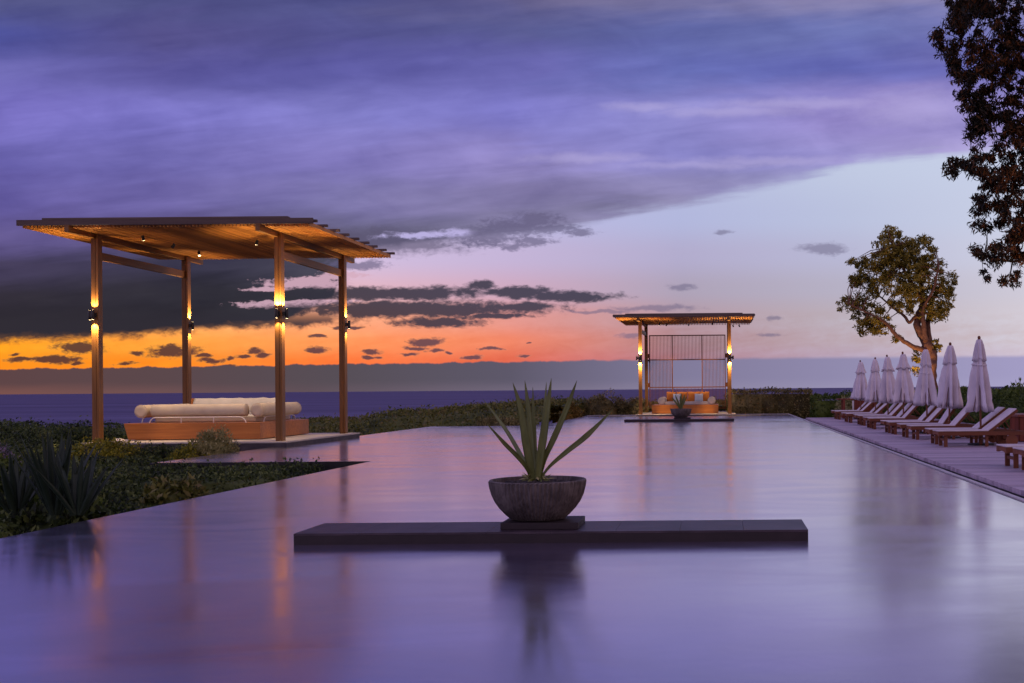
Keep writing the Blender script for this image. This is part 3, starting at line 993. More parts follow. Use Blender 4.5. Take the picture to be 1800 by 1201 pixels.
def daybed(label, loc, x0, x1, y0, y1, h=0.45, rail=True):
    root = thing('daybed', label, 'daybed', loc)
    mb = MB()
    b = 0.12 if rail else 0.0
    z0 = 0.02
    # box that narrows towards its foot
    mb.hexa([(x0 + b, y0, z0), (x1, y0, z0), (x1, y1, z0), (x0 + b, y1, z0), (x0, y0, h), (x1, y0, h), (x1, y1, h), (x0, y1, h)])
    mb.build('base', M['teak_x'], root, bevel=0.008)
    mb = MB()
    mb.box(x0 + 0.2, x1 - 0.2, y0 + 0.2, y1 - 0.2, 0.0, z0)
    mb.build('plinth', M['dark_side'], root)
    mb = MB()
    mb.box(x0 + 0.42, x1 - 0.42, y0 + (0.75 if rail else 0.38), y1 - 0.30, h, h + 0.17)
    mb.build('mattress', M['white_fabric'], root, bevel=0.04)
    if rail:
        r = 0.016
        mb = MB()
        a, c, yy = x0 + 0.62, x1 - 0.42, y0 + 0.12
        zr = h + 0.15
        path = [(a, yy, h), (a + 0.03, yy, h + 0.07), (a + 0.09, yy, zr - 0.02), (a + 0.16, yy, zr), (c - 0.16, yy, zr), (c - 0.09, yy, zr - 0.02), (c - 0.03, yy, h + 0.07), (c, yy, h)]
        mb.tube(path, r, 8)
        for k in (0.33, 0.665):
            q = a + (c - a) * k
            mb.tube([(q, yy, h), (q, yy, zr)], r * 0.9, 8)
        mb.build('rail', M['white_metal'], root)
        for xx in (x0 + 0.16, x1 - 0.16):
            mb = MB()
            mb.tube([(xx, y0 + 0.62, h), (xx, y0 + 0.66, h + 0.1), (xx, y0 + 0.78, zr), (xx, y1 - 0.78, zr), (xx, y1 - 0.66, h + 0.1), (xx, y1 - 0.62, h)], r, 8)
            mb.build('rail', M['white_metal'], root)
    return root


def bolster(label, p0, p1, r, mat=None, group=None):
    p0, p1 = Vector(p0), Vector(p1)
    L = (p1 - p0).length
    prof = [(0.0, 0.0), (r * 0.55, 0.0), (r * 0.86, 0.006), (r * 0.97, 0.03), (r, 0.07)]
    nseg = 10
    prof += [(r * (1 + 0.012 * math.sin(i * 1.9)), 0.07 + (L - 0.14) * i / nseg) for i in range(1, nseg)]
    prof += [(r, L - 0.07), (r * 0.97, L - 0.03), (r * 0.86, L - 0.006), (r * 0.55, L), (0.0, L)]
    mb = MB()
    mb.lathe(prof, 28, 0, mod=lambda rr, z, a: (rr * (1 + 0.012 * math.sin(3 * a + z * 4)), z))
    for zz in (0.03, L - 0.03):
        mb.tube([(r * 0.985 * math.cos(2 * PI * k / 28), r * 0.985 * math.sin(2 * PI * k / 28), zz) for k in range(29)], 0.007, 6, 0, caps=False)
    o = mb.build('bolster', mat or M['fabric'])
    o.location = p0
    o.rotation_euler = (p1 - p0).to_track_quat('Z', 'Y').to_euler()
    return tag(o, label, 'cushion', group)


def cushion(label, c, w, h, d, mat, tilt=0.25, rz=0.0, name='cushion', group=None):
    """soft square pillow standing on its edge, leaning back"""
    mb = MB()
    n = 14
    vs, fs = [], []
    for side in (1, -1):
        for j in range(n + 1):
            for i in range(n + 1):
                u, v = 2 * i / n - 1, 2 * j / n - 1
                t = (max(0, 1 - abs(u) ** 2.6) ** 0.55) * (max(0, 1 - abs(v) ** 2.6) ** 0.55)
                pin = 1 - 0.05 * (1 - abs(u)) * abs(v) - 0.05 * (1 - abs(v)) * abs(u)
                wr = 0.012 * mnoise.noise(Vector((u * 3 + c[0], v * 3, side)))
                vs.append((u * w / 2 * pin, side * (d / 2 * t) + wr * t, v * h / 2 * pin + h / 2))
    m = (n + 1) * (n + 1)
    for s in range(2):
        for j in range(n):
            for i in range(n):
                q = [s * m + j * (n + 1) + i, s * m + j * (n + 1) + i + 1, s * m + (j + 1) * (n + 1) + i + 1, s * m + (j + 1) * (n + 1) + i]
                fs.append(q if s else q[::-1])
    mb.add(vs, fs, 0, True)
    o = mb.build(name, mat)
    o.location = c
    o.rotation_euler = (-tilt, 0, rz)
    return tag(o, label, 'cushion', group)


# near daybed (world coordinates via its own root)
NB = (-13.97, 28.6, 0.15)
daybed('wide orange timber daybed with white tube rails under the large left pavilion', NB, -1.81, 1.80, 0.0, 3.4)
zb = 0.15 + 0.45
gb = 'bolsters on the near daybed'
bolster('long cream bolster along the front of the near daybed', (-15.15, 28.88, zb + 0.33), (-12.62, 28.88, zb + 0.33), 0.165, group=gb)
bolster('cream bolster on the left side of the near daybed, its round end facing the pool', (-15.42, 28.76, zb + 0.315), (-15.42, 31.35, zb + 0.315), 0.17, group=gb)
bolster('cream bolster on the right side of the near daybed beside the front right post', (-12.36, 28.85, zb + 0.33), (-12.36, 31.5, zb + 0.33), 0.18, group=gb)
mb = MB()
nx_, nz_ = 30, 8
vs = []
for side in (0, 1):
    for j in range(nz_ + 1):
        for i in range(nx_ + 1):
            x = -1.2 + 2.4 * i / nx_
            z = 0.6 * j / nz_
            bul = math.sin(PI * j / nz_) ** 0.6
            top = -0.02 + 0.03 * mnoise.noise(Vector((i * 0.35, 0, 2.0))) if j == nz_ else 0
            vs.append((x, (0.11 * bul + 0.02) * (-1 if side == 0 else 1) + 0.02 * mnoise.noise(Vector((i * .4, j * .6, side))) + z * 0.12, z + top))
m_ = (nx_ + 1) * (nz_ + 1)
fs = []
for s in range(2):
    for j in range(nz_):
        for i in range(nx_):
            q = [s * m_ + j * (nx_ + 1) + i, s * m_ + j * (nx_ + 1) + i + 1, s * m_ + (j + 1) * (nx_ + 1) + i + 1, s * m_ + (j + 1) * (nx_ + 1) + i]
            fs.append(q[::-1] if s else q)
for i in range(nx_):
    a = nz_ * (nx_ + 1) + i
    fs.append([a, a + 1, m_ + a + 1, m_ + a])
for i, rev in ((0, 0), (nx_, 1)):
    for j in range(nz_):
        a = j * (nx_ + 1) + i
        fs.append([a, a + nx_ + 1, m_ + a + nx_ + 1, m_ + a])
mb.add(vs, fs, 0, True)
bc = mb.build('back_cushion', M['white_fabric'], None, (-13.95, 31.15, zb + 0.06))
tag(bc, 'long pale slab cushion standing upright at the back of the near daybed', 'cushion')
mb = MB()
mb.box(1.215, 1.27, -0.06, 0.10, 0.0, 0.60)
mb.box(-1.255, -1.215, -0.06, 0.10, 0.0, 0.58)
mb.box(-1.2, 1.2, 0.155, 0.19, 0.1, 0.5)
bk = mb.build('backrest_frame', M['teak_x'], None, (-13.95, 31.15, zb + 0.06))
tag(bk, 'low timber frame holding the pale slab cushion on the near daybed', 'backrest')

# far daybed and its cushions
FB = (-1.84, 57.5, 0.08)
daybed('small distant orange timber daybed under the far pavilion, piled with cushions', FB, -1.78, 1.76, 0.0, 3.2, 0.47, rail=False)
zf = 0.08 + 0.47
gb = 'bolsters on the far daybed'
bolster('cream bolster at the left end of the far daybed', (-3.10, 57.85, zf + 0.21), (-3.10, 60.0, zf + 0.21), 0.21, M['white_fabric'], gb)
bolster('cream bolster at the right end of the far daybed', (-0.44, 57.85, zf + 0.21), (-0.44, 60.0, zf + 0.21), 0.21, M['white_fabric'], gb)
go = 'orange cushions on the far daybed'
for i, (xx, w, lab) in enumerate([(-2.66, 0.52, 'leftmost orange cushion on the far daybed beside the left bolster'), (-2.06, 0.6, 'orange cushion just right of centre-left pale blue cushion, far daybed'),
                                  (-1.42, 0.66, 'orange cushion between the two pale blue cushions, far daybed'), (-0.86, 0.6, 'rightmost orange cushion on the far daybed beside the right bolster')]):
    cushion(lab, (xx, 59.2 + 0.03 * i, zf + 0.16), w, 0.55, 0.2, M['orange_cushion'], 0.22, 0.04 * (i - 1.5), group=go)
gp = 'pale blue cushions on the far daybed'
cushion('pale blue cushion left of the far agave on the far daybed', (-2.30, 58.85, zf + 0.16), 0.46, 0.44, 0.17, M['blue_cushion'], 0.25, 0.06, group=gp)
cushion('pale blue cushion right of the far agave on the far daybed', (-1.14, 58.85, zf + 0.16), 0.46, 0.44, 0.17, M['blue_cushion'], 0.25, -0.05, group=gp)

# small folded towel on the near platform
mb = MB()
mb.lathe([(0.0, 0.0), (0.11, 0.0), (0.125, 0.03), (0.10, 0.07), (0.03, 0.09), (0.0, 0.092)], 16, 0, mod=lambda r, z, a: (r * (1 + 0.35 * math.cos(a * 2) + 0.08 * math.sin(5 * a)), z))
tag(mb.build('towel', M['stone'], None, (-15.45, 27.75, 0.152)), 'small crumpled white towel on the platform beside the front left post', 'towel')


# ------------------------------------------------------------------ STONE BENCHES, PLANTERS, AGAVES
def stone_bench(label, loc, L, D, T):
    root = thing('stone_bench', label, 'bench', loc)
    mb = MB()
    mb.box(0, L, 0, D, 0.004 - 0.05, T - 0.022)
    mb.build('slab', M['slate_side'], root, bevel=0.004)
    mb = MB()
    n = 8
    for i in range(n):
        mb.box(L * i / n, L * (i + 1) / n - (0.0018 if i < n - 1 else 0), 0, D, T - 0.0215, T)
    mb.build('top_tiles', M['slate'], root, bevel=0.002)
    return root


def planter(label, loc, S=1.0, n=132):
    root = thing('planter_bowl', label, 'planter', loc)
    prof = [(0.0, 0.0), (0.22, 0.0), (0.255, 0.012), (0.30, 0.05), (0.355, 0.11), (0.40, 0.175), (0.43, 0.24), (0.449, 0.31), (0.457, 0.362), (0.458, 0.374), (0.452, 0.38), (0.436, 0.38), (0.430, 0.374), (0.424, 0.33), (0.36, 0.325), (0.0, 0.325)]

    def mod(r, z, a):
        k = 0.0
        if 0.01 < z < 0.365 and r > 0.25 and not (r < 0.437 and z > 0.32):
            k = 0.0065 * (1 if int(round(a / (2 * PI) * n)) % 2 else -1) + 0.003 * mnoise.noise(Vector((math.cos(a) * 4, math.sin(a) * 4, z * 8)))
        return (r + k) * S, z * S
    mb = MB()
    mb.lathe(prof, n, 0, mod=mod, smooth=False)
    mb.build('bowl', M['pot'], root)
    mb = MB()
    # soil with stones and leaf litter
    mb.lathe([(0.424 * S, 0.332 * S), (0.30 * S, 0.345 * S), (0.12 * S, 0.362 * S), (0.0, 0.368 * S)], 28)
    for i in range(60):
        a, r = RNG.random() * 2 * PI, 0.38 * math.sqrt(RNG.random()) * S
        q = (0.012 + 0.018 * RNG.random()) * S
        mb.lathe([(0, -q * .5), (q, -q * .2), (q * .8, q * .4), (0, q * .6)], 6, 0, c=(r * math.cos(a), r * math.sin(a), (0.338 + 0.03 * (1 - r / 0.4)) * S))
    mb.build('soil', M['soil'], root)
    return root


def blade(mb, pts, wid, keel=0.35, tw=None, mi=0):
    """a thick channelled leaf along pts with half widths wid"""
    pts = [Vector(p) for p in pts]
    # resample smoothly
    n = 16
    res, ws = [], []
    m = len(pts) - 1
    for k in range(n + 1):
        s = k / n * m
        i = min(int(s), m - 1)
        f = s - i
        p0, p1, p2, p3 = pts[max(i - 1, 0)], pts[i], pts[i + 1], pts[min(i + 2, m)]
        q = 0.5 * ((2 * p1) + (p2 - p0) * f + (2 * p0 - 5 * p1 + 4 * p2 - p3) * f * f + (3 * p1 - p0 - 3 * p2 + p3) * f ** 3)
        res.append(q)
        ws.append(wid[i] * (1 - f) + wid[i + 1] * f)
    rows = []
    for k, q in enumerate(res):
        d = (res[min(k + 1, n)] - res[max(k - 1, 0)]).normalized()
        out = Vector(tw if tw else (0, -1, 0))
        s = d.cross(out).normalized()
        nn = s.cross(d).normalized()
        w = ws[k]
        rows.append([q - s * w + nn * w * 0.25, q - s * w * 0.5 - nn * w * 0.02, q - nn * w * 0.06, q + s * w * 0.5 - nn * w * 0.02, q + s * w + nn * w * 0.25, q + s * w * 0.5 - nn * w * keel, q - nn * w * keel * 1.3, q - s * w * 0.5 - nn * w * keel])
    v = [p for r in rows for p in r]
    f = []
    for k in range(n):
        for j in range(8):
            f.append((k * 8 + j, k * 8 + (j + 1) % 8, (k + 1) * 8 + (j + 1) % 8, (k + 1) * 8 + j))
    mb.add(v, f, mi, True)
    mb.add(rows[0], [tuple(reversed(range(8)))], mi)
    mb.add(rows[-1], [tuple(range(8))], mi)


BZ = 0.104
stone_bench('long dark slate slab lying in the water in the foreground under the big planter', (-3.91, 9.89, 0.0), 4.71, 0.78, BZ)
mb = MB()
mb.box(-0.36, 0.36, -0.27, 0.27, 0.0, 0.063)
tag(mb.build('plinth', M['slate_side'], None, (-1.685, 10.30, BZ + 0.0012), bevel=0.004), 'low square black plinth between the near planter and the foreground slab', 'plinth')
PZ = BZ + 0.0645
PC = Vector((-1.745, 10.33, PZ))
planter('big ribbed grey planter bowl on the foreground slab', PC)


def agave(label, base, leaves, S):
    root = thing('agave', label, 'plant', base)
    for lf in leaves:
        mb = MB()
        blade(mb, *lf)
        mb.build('leaf', M['agave'], root)
    return root


def zp(x, y, dy):       # from the enlarged crop of the photo's agave to local metres
    return P(780 + x / 4.0, 660 + y / 4.0, PC.y + dy) - Vector((PC.x, PC.y, PZ + 0.34))


def wpx(w):
    return w * 0.92 / 4.0 * PC.y / F / 2


spec = [
    ([(612, 720, 0.0), (590, 660, -0.06), (530, 580, -0.14), (430, 480, -0.24), (300, 335, -0.36)], [26, 30, 36, 32, 2]),
    ([(615, 720, 0.03), (585, 640, 0.08), (520, 520, 0.16), (430, 370, 0.26), (275, 165, 0.40)], [24, 30, 34, 30, 1.5]),
    ([(632, 725, -0.02), (605, 620, -0.05), (578, 460, -0.08), (540, 230, -0.11), (485, 50, -0.12)], [44, 58, 64, 44, 1.5]),
    ([(640, 725, 0.04), (630, 600, 0.07), (612, 400, 0.10), (590, 190, 0.12), (570, 35, 0.13)], [36, 46, 46, 34, 1.5]),
    ([(648, 725, 0.06), (644, 600, 0.12), (638, 420, 0.16), (631, 230, 0.20), (626, 80, 0.22)], [26, 34, 34, 22, 1.5]),
    ([(662, 725, 0.05), (676, 600, 0.09), (695, 400, 0.15), (713, 200, 0.19), (722, 45, 0.22)], [28, 36, 36, 24, 1.5]),
    ([(662, 728, -0.03), (675, 610, -0.06), (700, 440, -0.10), (734, 200, -0.12), (757, 20, -0.12)], [44, 58, 62, 42, 1.5]),
    ([(675, 722, 0.0), (708, 590, -0.03), (780, 430, -0.08), (870, 220, -0.13), (937, 35, -0.16)], [28, 38, 48, 42, 1.5]),
    ([(684, 722, 0.02), (745, 640, 0.04), (860, 540, 0.02), (1010, 420, -0.02), (1190, 240, -0.06)], [16, 24, 38, 44, 2]),
]
lv = []
for pts, w in spec:
    lv.append(([zp(*p) for p in pts], [wpx(q) for q in w]))
for k in range(7):
    a = 0.5 + k * 0.93
    L = 0.10 + 0.07 * ((k * 37) % 10) / 10
    d = Vector((math.cos(a) * 0.8, math.sin(a) * 0.8, 0.45))
    lv.append(([Vector((0.03 * math.cos(a), 0.03 * math.sin(a), 0.02)) + d * L * q + Vector((0, 0, -0.10 * q * q * L * 4)) for q in (0, 0.3, 0.6, 0.85, 1)], [0.018, 0.02, 0.016, 0.01, 0.002]))
agave('tall grey-green agave with sword leaves growing in the big foreground planter', (PC.x, PC.y, PZ + 0.34), lv, 1.0)
# leaf litter at the agave's foot
lit = MB()
for i in range(26):
    a, r = RNG.random() * 2 * PI, 0.05 + 0.12 * RNG.random()
    c = Vector((r * math.cos(a), r * math.sin(a), 0.025 + 0.05 * RNG.random()))
    d = Vector((math.cos(a + RNG.normal(0, .6)), math.sin(a + RNG.normal(0, .6)), RNG.normal(0.2, .4))) * (0.03 + 0.04 * RNG.random())
    s = Vector((-d.y, d.x, 0)).normalized() * 0.014
    lit.add([c - d, c + s, c + d, c - s, c + Vector((0, 0, 0.012))], [(0, 1, 4), (1, 2, 4), (2, 3, 4), (3, 0, 4)])
tag(lit.build('leaf_litter', M['leaf_silver'], None, (PC.x, PC.y, PZ + 0.34)), 'dry leaf litter round the agave foot in the foreground planter', 'leaf litter', kind='stuff')

FBX, FBY = -4.1, 46.3
stone_bench('distant dark slate slab lying in the water before the far pavilion', (FBX, FBY, 0.0), 4.71, 0.78, BZ)
mb = MB()
mb.box(-0.36, 0.36, -0.27, 0.27, 0.0, 0.063)
tag(mb.build('plinth', M['slate_side'], None, (-1.62, FBY + 0.41, BZ + 0.0012), bevel=0.004), 'low square black plinth under the distant planter', 'plinth')
fc = Vector((-1.68, FBY + 0.42, PZ))
planter('small distant dark planter bowl before the far daybed', fc, 1.0, 64)
fl = []
for (dx, dy, hh, w) in [(-0.62, -0.1, 0.55, 0.035), (-0.42, 0.2, 0.66, 0.035), (-0.28, -0.12, 0.5, 0.03), (0.02, 0.05, 0.72, 0.04), (-0.05, -0.1, 0.6, 0.03), (0.28, 0.1, 0.68, 0.04), (0.45, -0.1, 0.62, 0.03), (0.36, 0.2, 0.5, 0.03)]:
    fl.append(([Vector((dx * k * 0.6 + 0.02 * dx, dy * k, -0.01 + hh * (k ** 0.9))) for k in (0.0, 0.3, 0.6, 0.85, 1.0)], [w * 0.8, w, w * 1.1, w * 0.7, 0.003]))
agave('small distant agave growing in the far planter', (fc.x, fc.y, PZ + 0.34), fl, 1.0)

# ------------------------------------------------------------------ PARASOLS
PARX = 6.06
par_y = [25.1, 28.6, 31.6, 35.65, 38.9, 42.1, 46.4]
par_txt = ['nearest and largest closed parasol, right of the row by the red timber chest', 'second nearest closed parasol, right of the tree trunk', 'closed parasol standing right before the tree trunk',
           'closed parasol with a flared cape just left of the tree trunk', 'third closed parasol counting from the far end of the row', 'second closed parasol counting from the far end of the row', 'farthest closed parasol, before the towel table']
for i, y in enumerate(par_y):
    rs = random.Random(100 + i)
    root = thing('parasol', par_txt[i], 'parasol', (PARX, y, 0.05), rs.random() * 6, 'closed parasols along the deck')
    mb = MB()
    mb.tube([(0, 0, 0), (0, 0, 2.46)], 0.024, 12)
    mb.build('pole', M['lounger_z'], root)
    mb = MB()
    mb.lathe([(0.0, 2.44), (0.028, 2.445), (0.036, 2.47), (0.036, 2.50), (0.02, 2.525), (0.0, 2.53)], 14)
    mb.build('finial', M['lounger_z'], root)
    mb = MB()
    mb.lathe([(0.0, 0.0), (0.30, 0.0), (0.31, 0.012), (0.30, 0.03), (0.06, 0.045), (0.05, 0.22), (0.028, 0.23)], 24)
    mb.build('base', M['black_metal'], root)
    ph = [rs.random() * 6 for _ in range(4)]
    lean = (rs.uniform(-0.012, 0.012), rs.uniform(-0.012, 0.012))
    root.rotation_euler = (rs.uniform(-0.022, 0.022), rs.uniform(-0.03, 0.02), root.rotation_euler[2])
    wide = rs.uniform(0.84, 1.14)
    flap = 0.015 + (0.05 if i in (3, 4, 6) else 0.0) * 1.0

    def fold(r, z, a, amp, z0):
        k = max(0.0, min(1.0, (z0 - z) / 1.2))
        q = 1 + amp * (0.45 + k) * (0.9 * (1 - 2 * abs(math.sin(4 * a + ph[0] + 0.35 * math.sin(z * 2 + ph[1]))) ** 0.7) + 0.35 * math.cos(5 * a + ph[1] + z * 0.8)) + 0.05 * math.sin(3 * a + ph[2] + z * 2)
        return max(0.03, r * q * wide * 0.80), z
    mb = MB()
    hem = 0.84 + rs.uniform(-0.03, 0.03)
    prof = [(0.03, 2.44), (0.065, 2.42), (0.10, 2.30), (0.13, 2.15), (0.145, 2.02), (0.15, 1.96), (0.19, 1.80), (0.225, 1.62), (0.245, 1.44), (0.26, 1.25), (0.27, 1.08), (0.282, 0.95), (0.29, hem), (0.275, hem + 0.006), (0.25, 0.98), (0.2, 1.3)]

    def mod_main(r, z, a):
        rr, zz = fold(r, z, a, 0.52, 2.05)
        if z < 1.0:
            zz = z + 0.045 * math.cos(8 * a + ph[0]) * (1.0 - z) / 0.16
        return rr, zz
    mb.lathe(prof, 128, 0, mod=mod_main)
    mb.build('canopy', M['umbrella'], root).rotation_euler = (lean[0], lean[1], 0)
    mb = MB()
    prof = [(0.03, 2.452), (0.075, 2.43), (0.112, 2.31), (0.142, 2.16), (0.162 + flap * .5, 2.02), (0.168 + flap, 1.95), (0.16 + flap, 1.952), (0.14, 2.1)]
    mb.lathe(prof, 80, 0, mod=lambda r, z, a: (fold(r, z, a, 0.42, 2.6)[0] + 0.004, z + (0.04 * math.cos(4 * a + ph[3]) if z < 1.96 else 0)))
    mb.build('cape', M['umbrella'], root).rotation_euler = (lean[0], lean[1], 0)
    if i in (0, 2, 5):
        mb = MB()
        zt = 1.86 - 0.05 * i
        mb.lathe([(0.19, zt - 0.02), (0.196, zt - 0.02), (0.196, zt + 0.02), (0.19, zt + 0.02)], 48, 0, mod=lambda r, z, a: (fold(r + 0.004, z, a, 0.40, 2.05)[0] + 0.006, z + 0.015 * math.sin(a)))
        mb.build('tie_strap', M['umbrella'], root)
    mb = MB()
    for k in range(8):
        a = 2 * PI * k / 8 - ph[0] / 8
        mb.tube([(0.04 * math.cos(a), 0.04 * math.sin(a), 1.5), (0.22 * math.cos(a), 0.22 * math.sin(a), hem - 0.02)], 0.009, 6)
    mb.build('ribs', M['lounger_z'], root)


# ------------------------------------------------------------------ LOUNGERS
def make_lounger(label, loc):
    """foot end at local x = 0, hinge at 1.13"""
    root = thing('sun_lounger', label, 'sun lounger', loc, 0, 'sun loungers along the deck')
    W = 0.64
    h = 0.345
    for s in (-1, 1):
        mb = MB()
        mb.box(0.0, 1.95, s * W / 2 - 0.022, s * W / 2 + 0.022, h - 0.09, h)
        mb.build('side_rail', M['lounger'], root, bevel=0.006)
        mb = MB()
        mb.box(0.12, 0.20, s * (W / 2 - 0.055) - 0.022, s * (W / 2 - 0.055) + 0.022, 0, h - 0.02)
        mb.build('leg', M['lounger_z'], root, bevel=0.005)
        mb = MB()
        mb.box(1.05, 1.12, s * (W / 2 - 0.055) - 0.022, s * (W / 2 - 0.055) + 0.022, 0, h - 0.02)
        mb.build('leg', M['lounger_z'], root, bevel=0.005)
        wh = MB()
        vs = []
        yy = s * (W / 2 + 0.055)
        wh.tube([(1.62, yy - 0.02, 0.135), (1.62, yy + 0.02, 0.135)], 0.135, 24)
        wh.tube([(1.62, yy - 0.03, 0.135), (1.62, yy + 0.03, 0.135)], 0.03, 10)
        wh.build('wheel', M['lounger'], root)
    mb = MB()
    # foot rail with a hollowed edge, cross stretchers and axle
    n = 10
    for k in range(n):
        a, b = -W / 2 + W * k / n, -W / 2 + W * (k + 1) / n
        dip = 0.035 * math.sin(PI * (k + 0.5) / n)
        mb.box(-0.012, 0.03, a, b, h - 0.105 + dip, h - 0.005)
    mb.build('foot_rail', M['lounger'], root)
    mb = MB()
    mb.box(0.14, 0.18, -W / 2 + 0.05, W / 2 - 0.05, 0.13, 0.18)
    mb.build('stretcher', M['lounger'], root)
    mb = MB()
    mb.box(1.07, 1.10, -W / 2 + 0.05, W / 2 - 0.05, 0.15, 0.20)
    mb.build('stretcher', M['lounger'], root)
    mb = MB()
    mb.box(1.90, 1.95, -W / 2, W / 2, h - 0.085, h - 0.005)
    mb.build('head_rail', M['lounger'], root)
    mb = MB()
    mb.tube([(1.62, -W / 2 - 0.03, 0.135), (1.62, W / 2 + 0.03, 0.135)], 0.014, 8)
    for s in (-1, 1):
        mb.beam((1.62, s * (W / 2 - 0.03), 0.13), (1.62, s * (W / 2 - 0.03), h - 0.05), 0.05, 0.04, up=(1, 0, 0))
    mb.build('axle', M['lounger'], root)
    mb = MB()
    n = 14
    for k in range(n):
        a = 0.02 + 1.09 * k / n
        mb.box(a, a + 0.065, -W / 2 + 0.024, W / 2 - 0.024, h - 0.028, h - 0.006)
    mb.build('seat_slats', M['lounger'], root)
    mb = MB()
    mb.box(-0.02, 1.12, -W / 2 + 0.01, W / 2 - 0.01, h + 0.002, h + 0.026)
    mb.build('seat_pad', M['sling'], root, bevel=0.008)
    br = MB()
    for s in (-1, 1):
        br.box(0.0, 0.80, s * (W / 2 - 0.05) - 0.02, s * (W / 2 - 0.05) + 0.02, -0.045, -0.004)
    for k in range(9):
        br.box(0.02 + k * 0.088, 0.085 + k * 0.088, -W / 2 + 0.03, W / 2 - 0.03, -0.003, 0.014)
    b = br.build('backrest', M['lounger'], root, (1.13, 0, h))
    b.rotation_euler = (0, -math.radians(38), 0)
    pd = MB()
    pd.box(0.0, 0.80, -W / 2 + 0.012, W / 2 - 0.012, 0.016, 0.038)
    pd.build('back_pad', M['sling'], b, bevel=0.008)
    for yy in (0.2, -0.2):
        st = MB()
        st.beam((0.45, yy, -0.03), (0.42, yy, -0.30), 0.02, 0.02)
        st.build('prop', M['lounger'], b)
    return root


LX = 4.88
ords = ['nearest parasol', 'second nearest parasol', 'parasol before the trunk', 'parasol left of the trunk', 'third farthest parasol', 'second farthest parasol', 'farthest parasol']
proto = make_lounger('timber sun lounger cut by the right edge, frontmost of all on the deck', (4.74, 17.15, 0.05))
lr = random.Random(5)


def set_back(root, deg):
    for ch in root.children:
        if ch.name.startswith('backrest'):
            ch.rotation_euler = (0, -math.radians(deg), 0)


dup(proto, (4.72, 18.1, 0.05), 0.0, 'timber sun lounger cut by the right edge, just behind the frontmost one')
for i, y in enumerate(par_y):
    for s, side in ((-1, 'near'), (1, 'far')):
        off = {0: 0.53, 1: 0.62}.get(i, 0.55) + lr.uniform(-0.04, 0.04)
        l = dup(proto, (LX + lr.uniform(-0.06, 0.06), y + s * off, 0.05), lr.uniform(-0.02, 0.02), f'timber sun lounger, back raised, {side} side of the {ords[i]}')
        set_back(l, {(0, -1): 37, (0, 1): 38, (1, -1): 48, (1, 1): 56, (2, -1): 46, (2, 1): 47}.get((i, s), 44 + lr.uniform(-4, 4)))

# red timber chest behind the nearest pair
cb = thing('slatted_chest', 'red-brown upright-slatted timber chest behind the nearest loungers at the right edge', 'chest', (8.05, 26.6, 0.05))
mb = MB()
for k in range(16):
    x = -0.78 + k * 0.104
    mb.box(x, x + 0.096, -0.42, -0.395, 0.02, 0.60)
    mb.box(x, x + 0.096, 0.395, 0.42, 0.02, 0.60)
for k in range(8):
    y = -0.39 + k * 0.098
    mb.box(-0.81, -0.785, y, y + 0.09, 0.02, 0.60)
    mb.box(0.89, 0.915, y, y + 0.09, 0.02, 0.60)
mb.build('slatted_side', M['redwood'], cb)
mb = MB()
mb.box(-0.78, 0.885, -0.39, 0.39, 0.0, 0.56)
mb.build('box', M['dark_side'], cb)
mb = MB()
mb.hexa([(-0.86, -0.46, 0.605), (0.96, -0.46, 0.605), (0.96, 0.46, 0.605), (-0.86, 0.46, 0.605), (-0.83, -0.43, 0.66), (0.93, -0.43, 0.66), (0.93, 0.43, 0.68), (-0.83, 0.43, 0.68)])
mb.build('lid', M['redwood'], cb, bevel=0.008)

# towel table at the far end of the deck
tt = thing('towel_table', 'reddish timber towel table with a cabinet at the far end of the deck', 'table', (5.95, 47.9, 0.05))
mb = MB()
mb.box(-0.75, 0.98, -0.35, 0.35, 0.82, 0.87)
mb.build('tabletop', M['redwood'], tt, bevel=0.006)
for x in (-0.48, 0.9):
    for y in (-0.28, 0.28):
        mb = MB()
        mb.box(x - 0.05, x + 0.05, y - 0.05, y + 0.05, 0, 0.818)
        mb.build('leg', M['redwood'], tt)
mb = MB()
for k in range(7):
    mb.box(-0.02 + k * 0.11, 0.08 + k * 0.11, -0.30, -0.27, 0.03, 0.80)
mb.box(-0.02, 0.75, -0.268, 0.25, 0.02, 0.80)
mb.build('cabinet', M['redwood'], tt)
mb = MB()
mb.box(0, 0.075, -0.02, 0.0, 0.1, 0.78)
tag(mb.build('notice_strip', M['white_metal'], None, (5.82, 47.5, 0.05)), 'narrow white strip standing at the front of the towel table', 'strip')


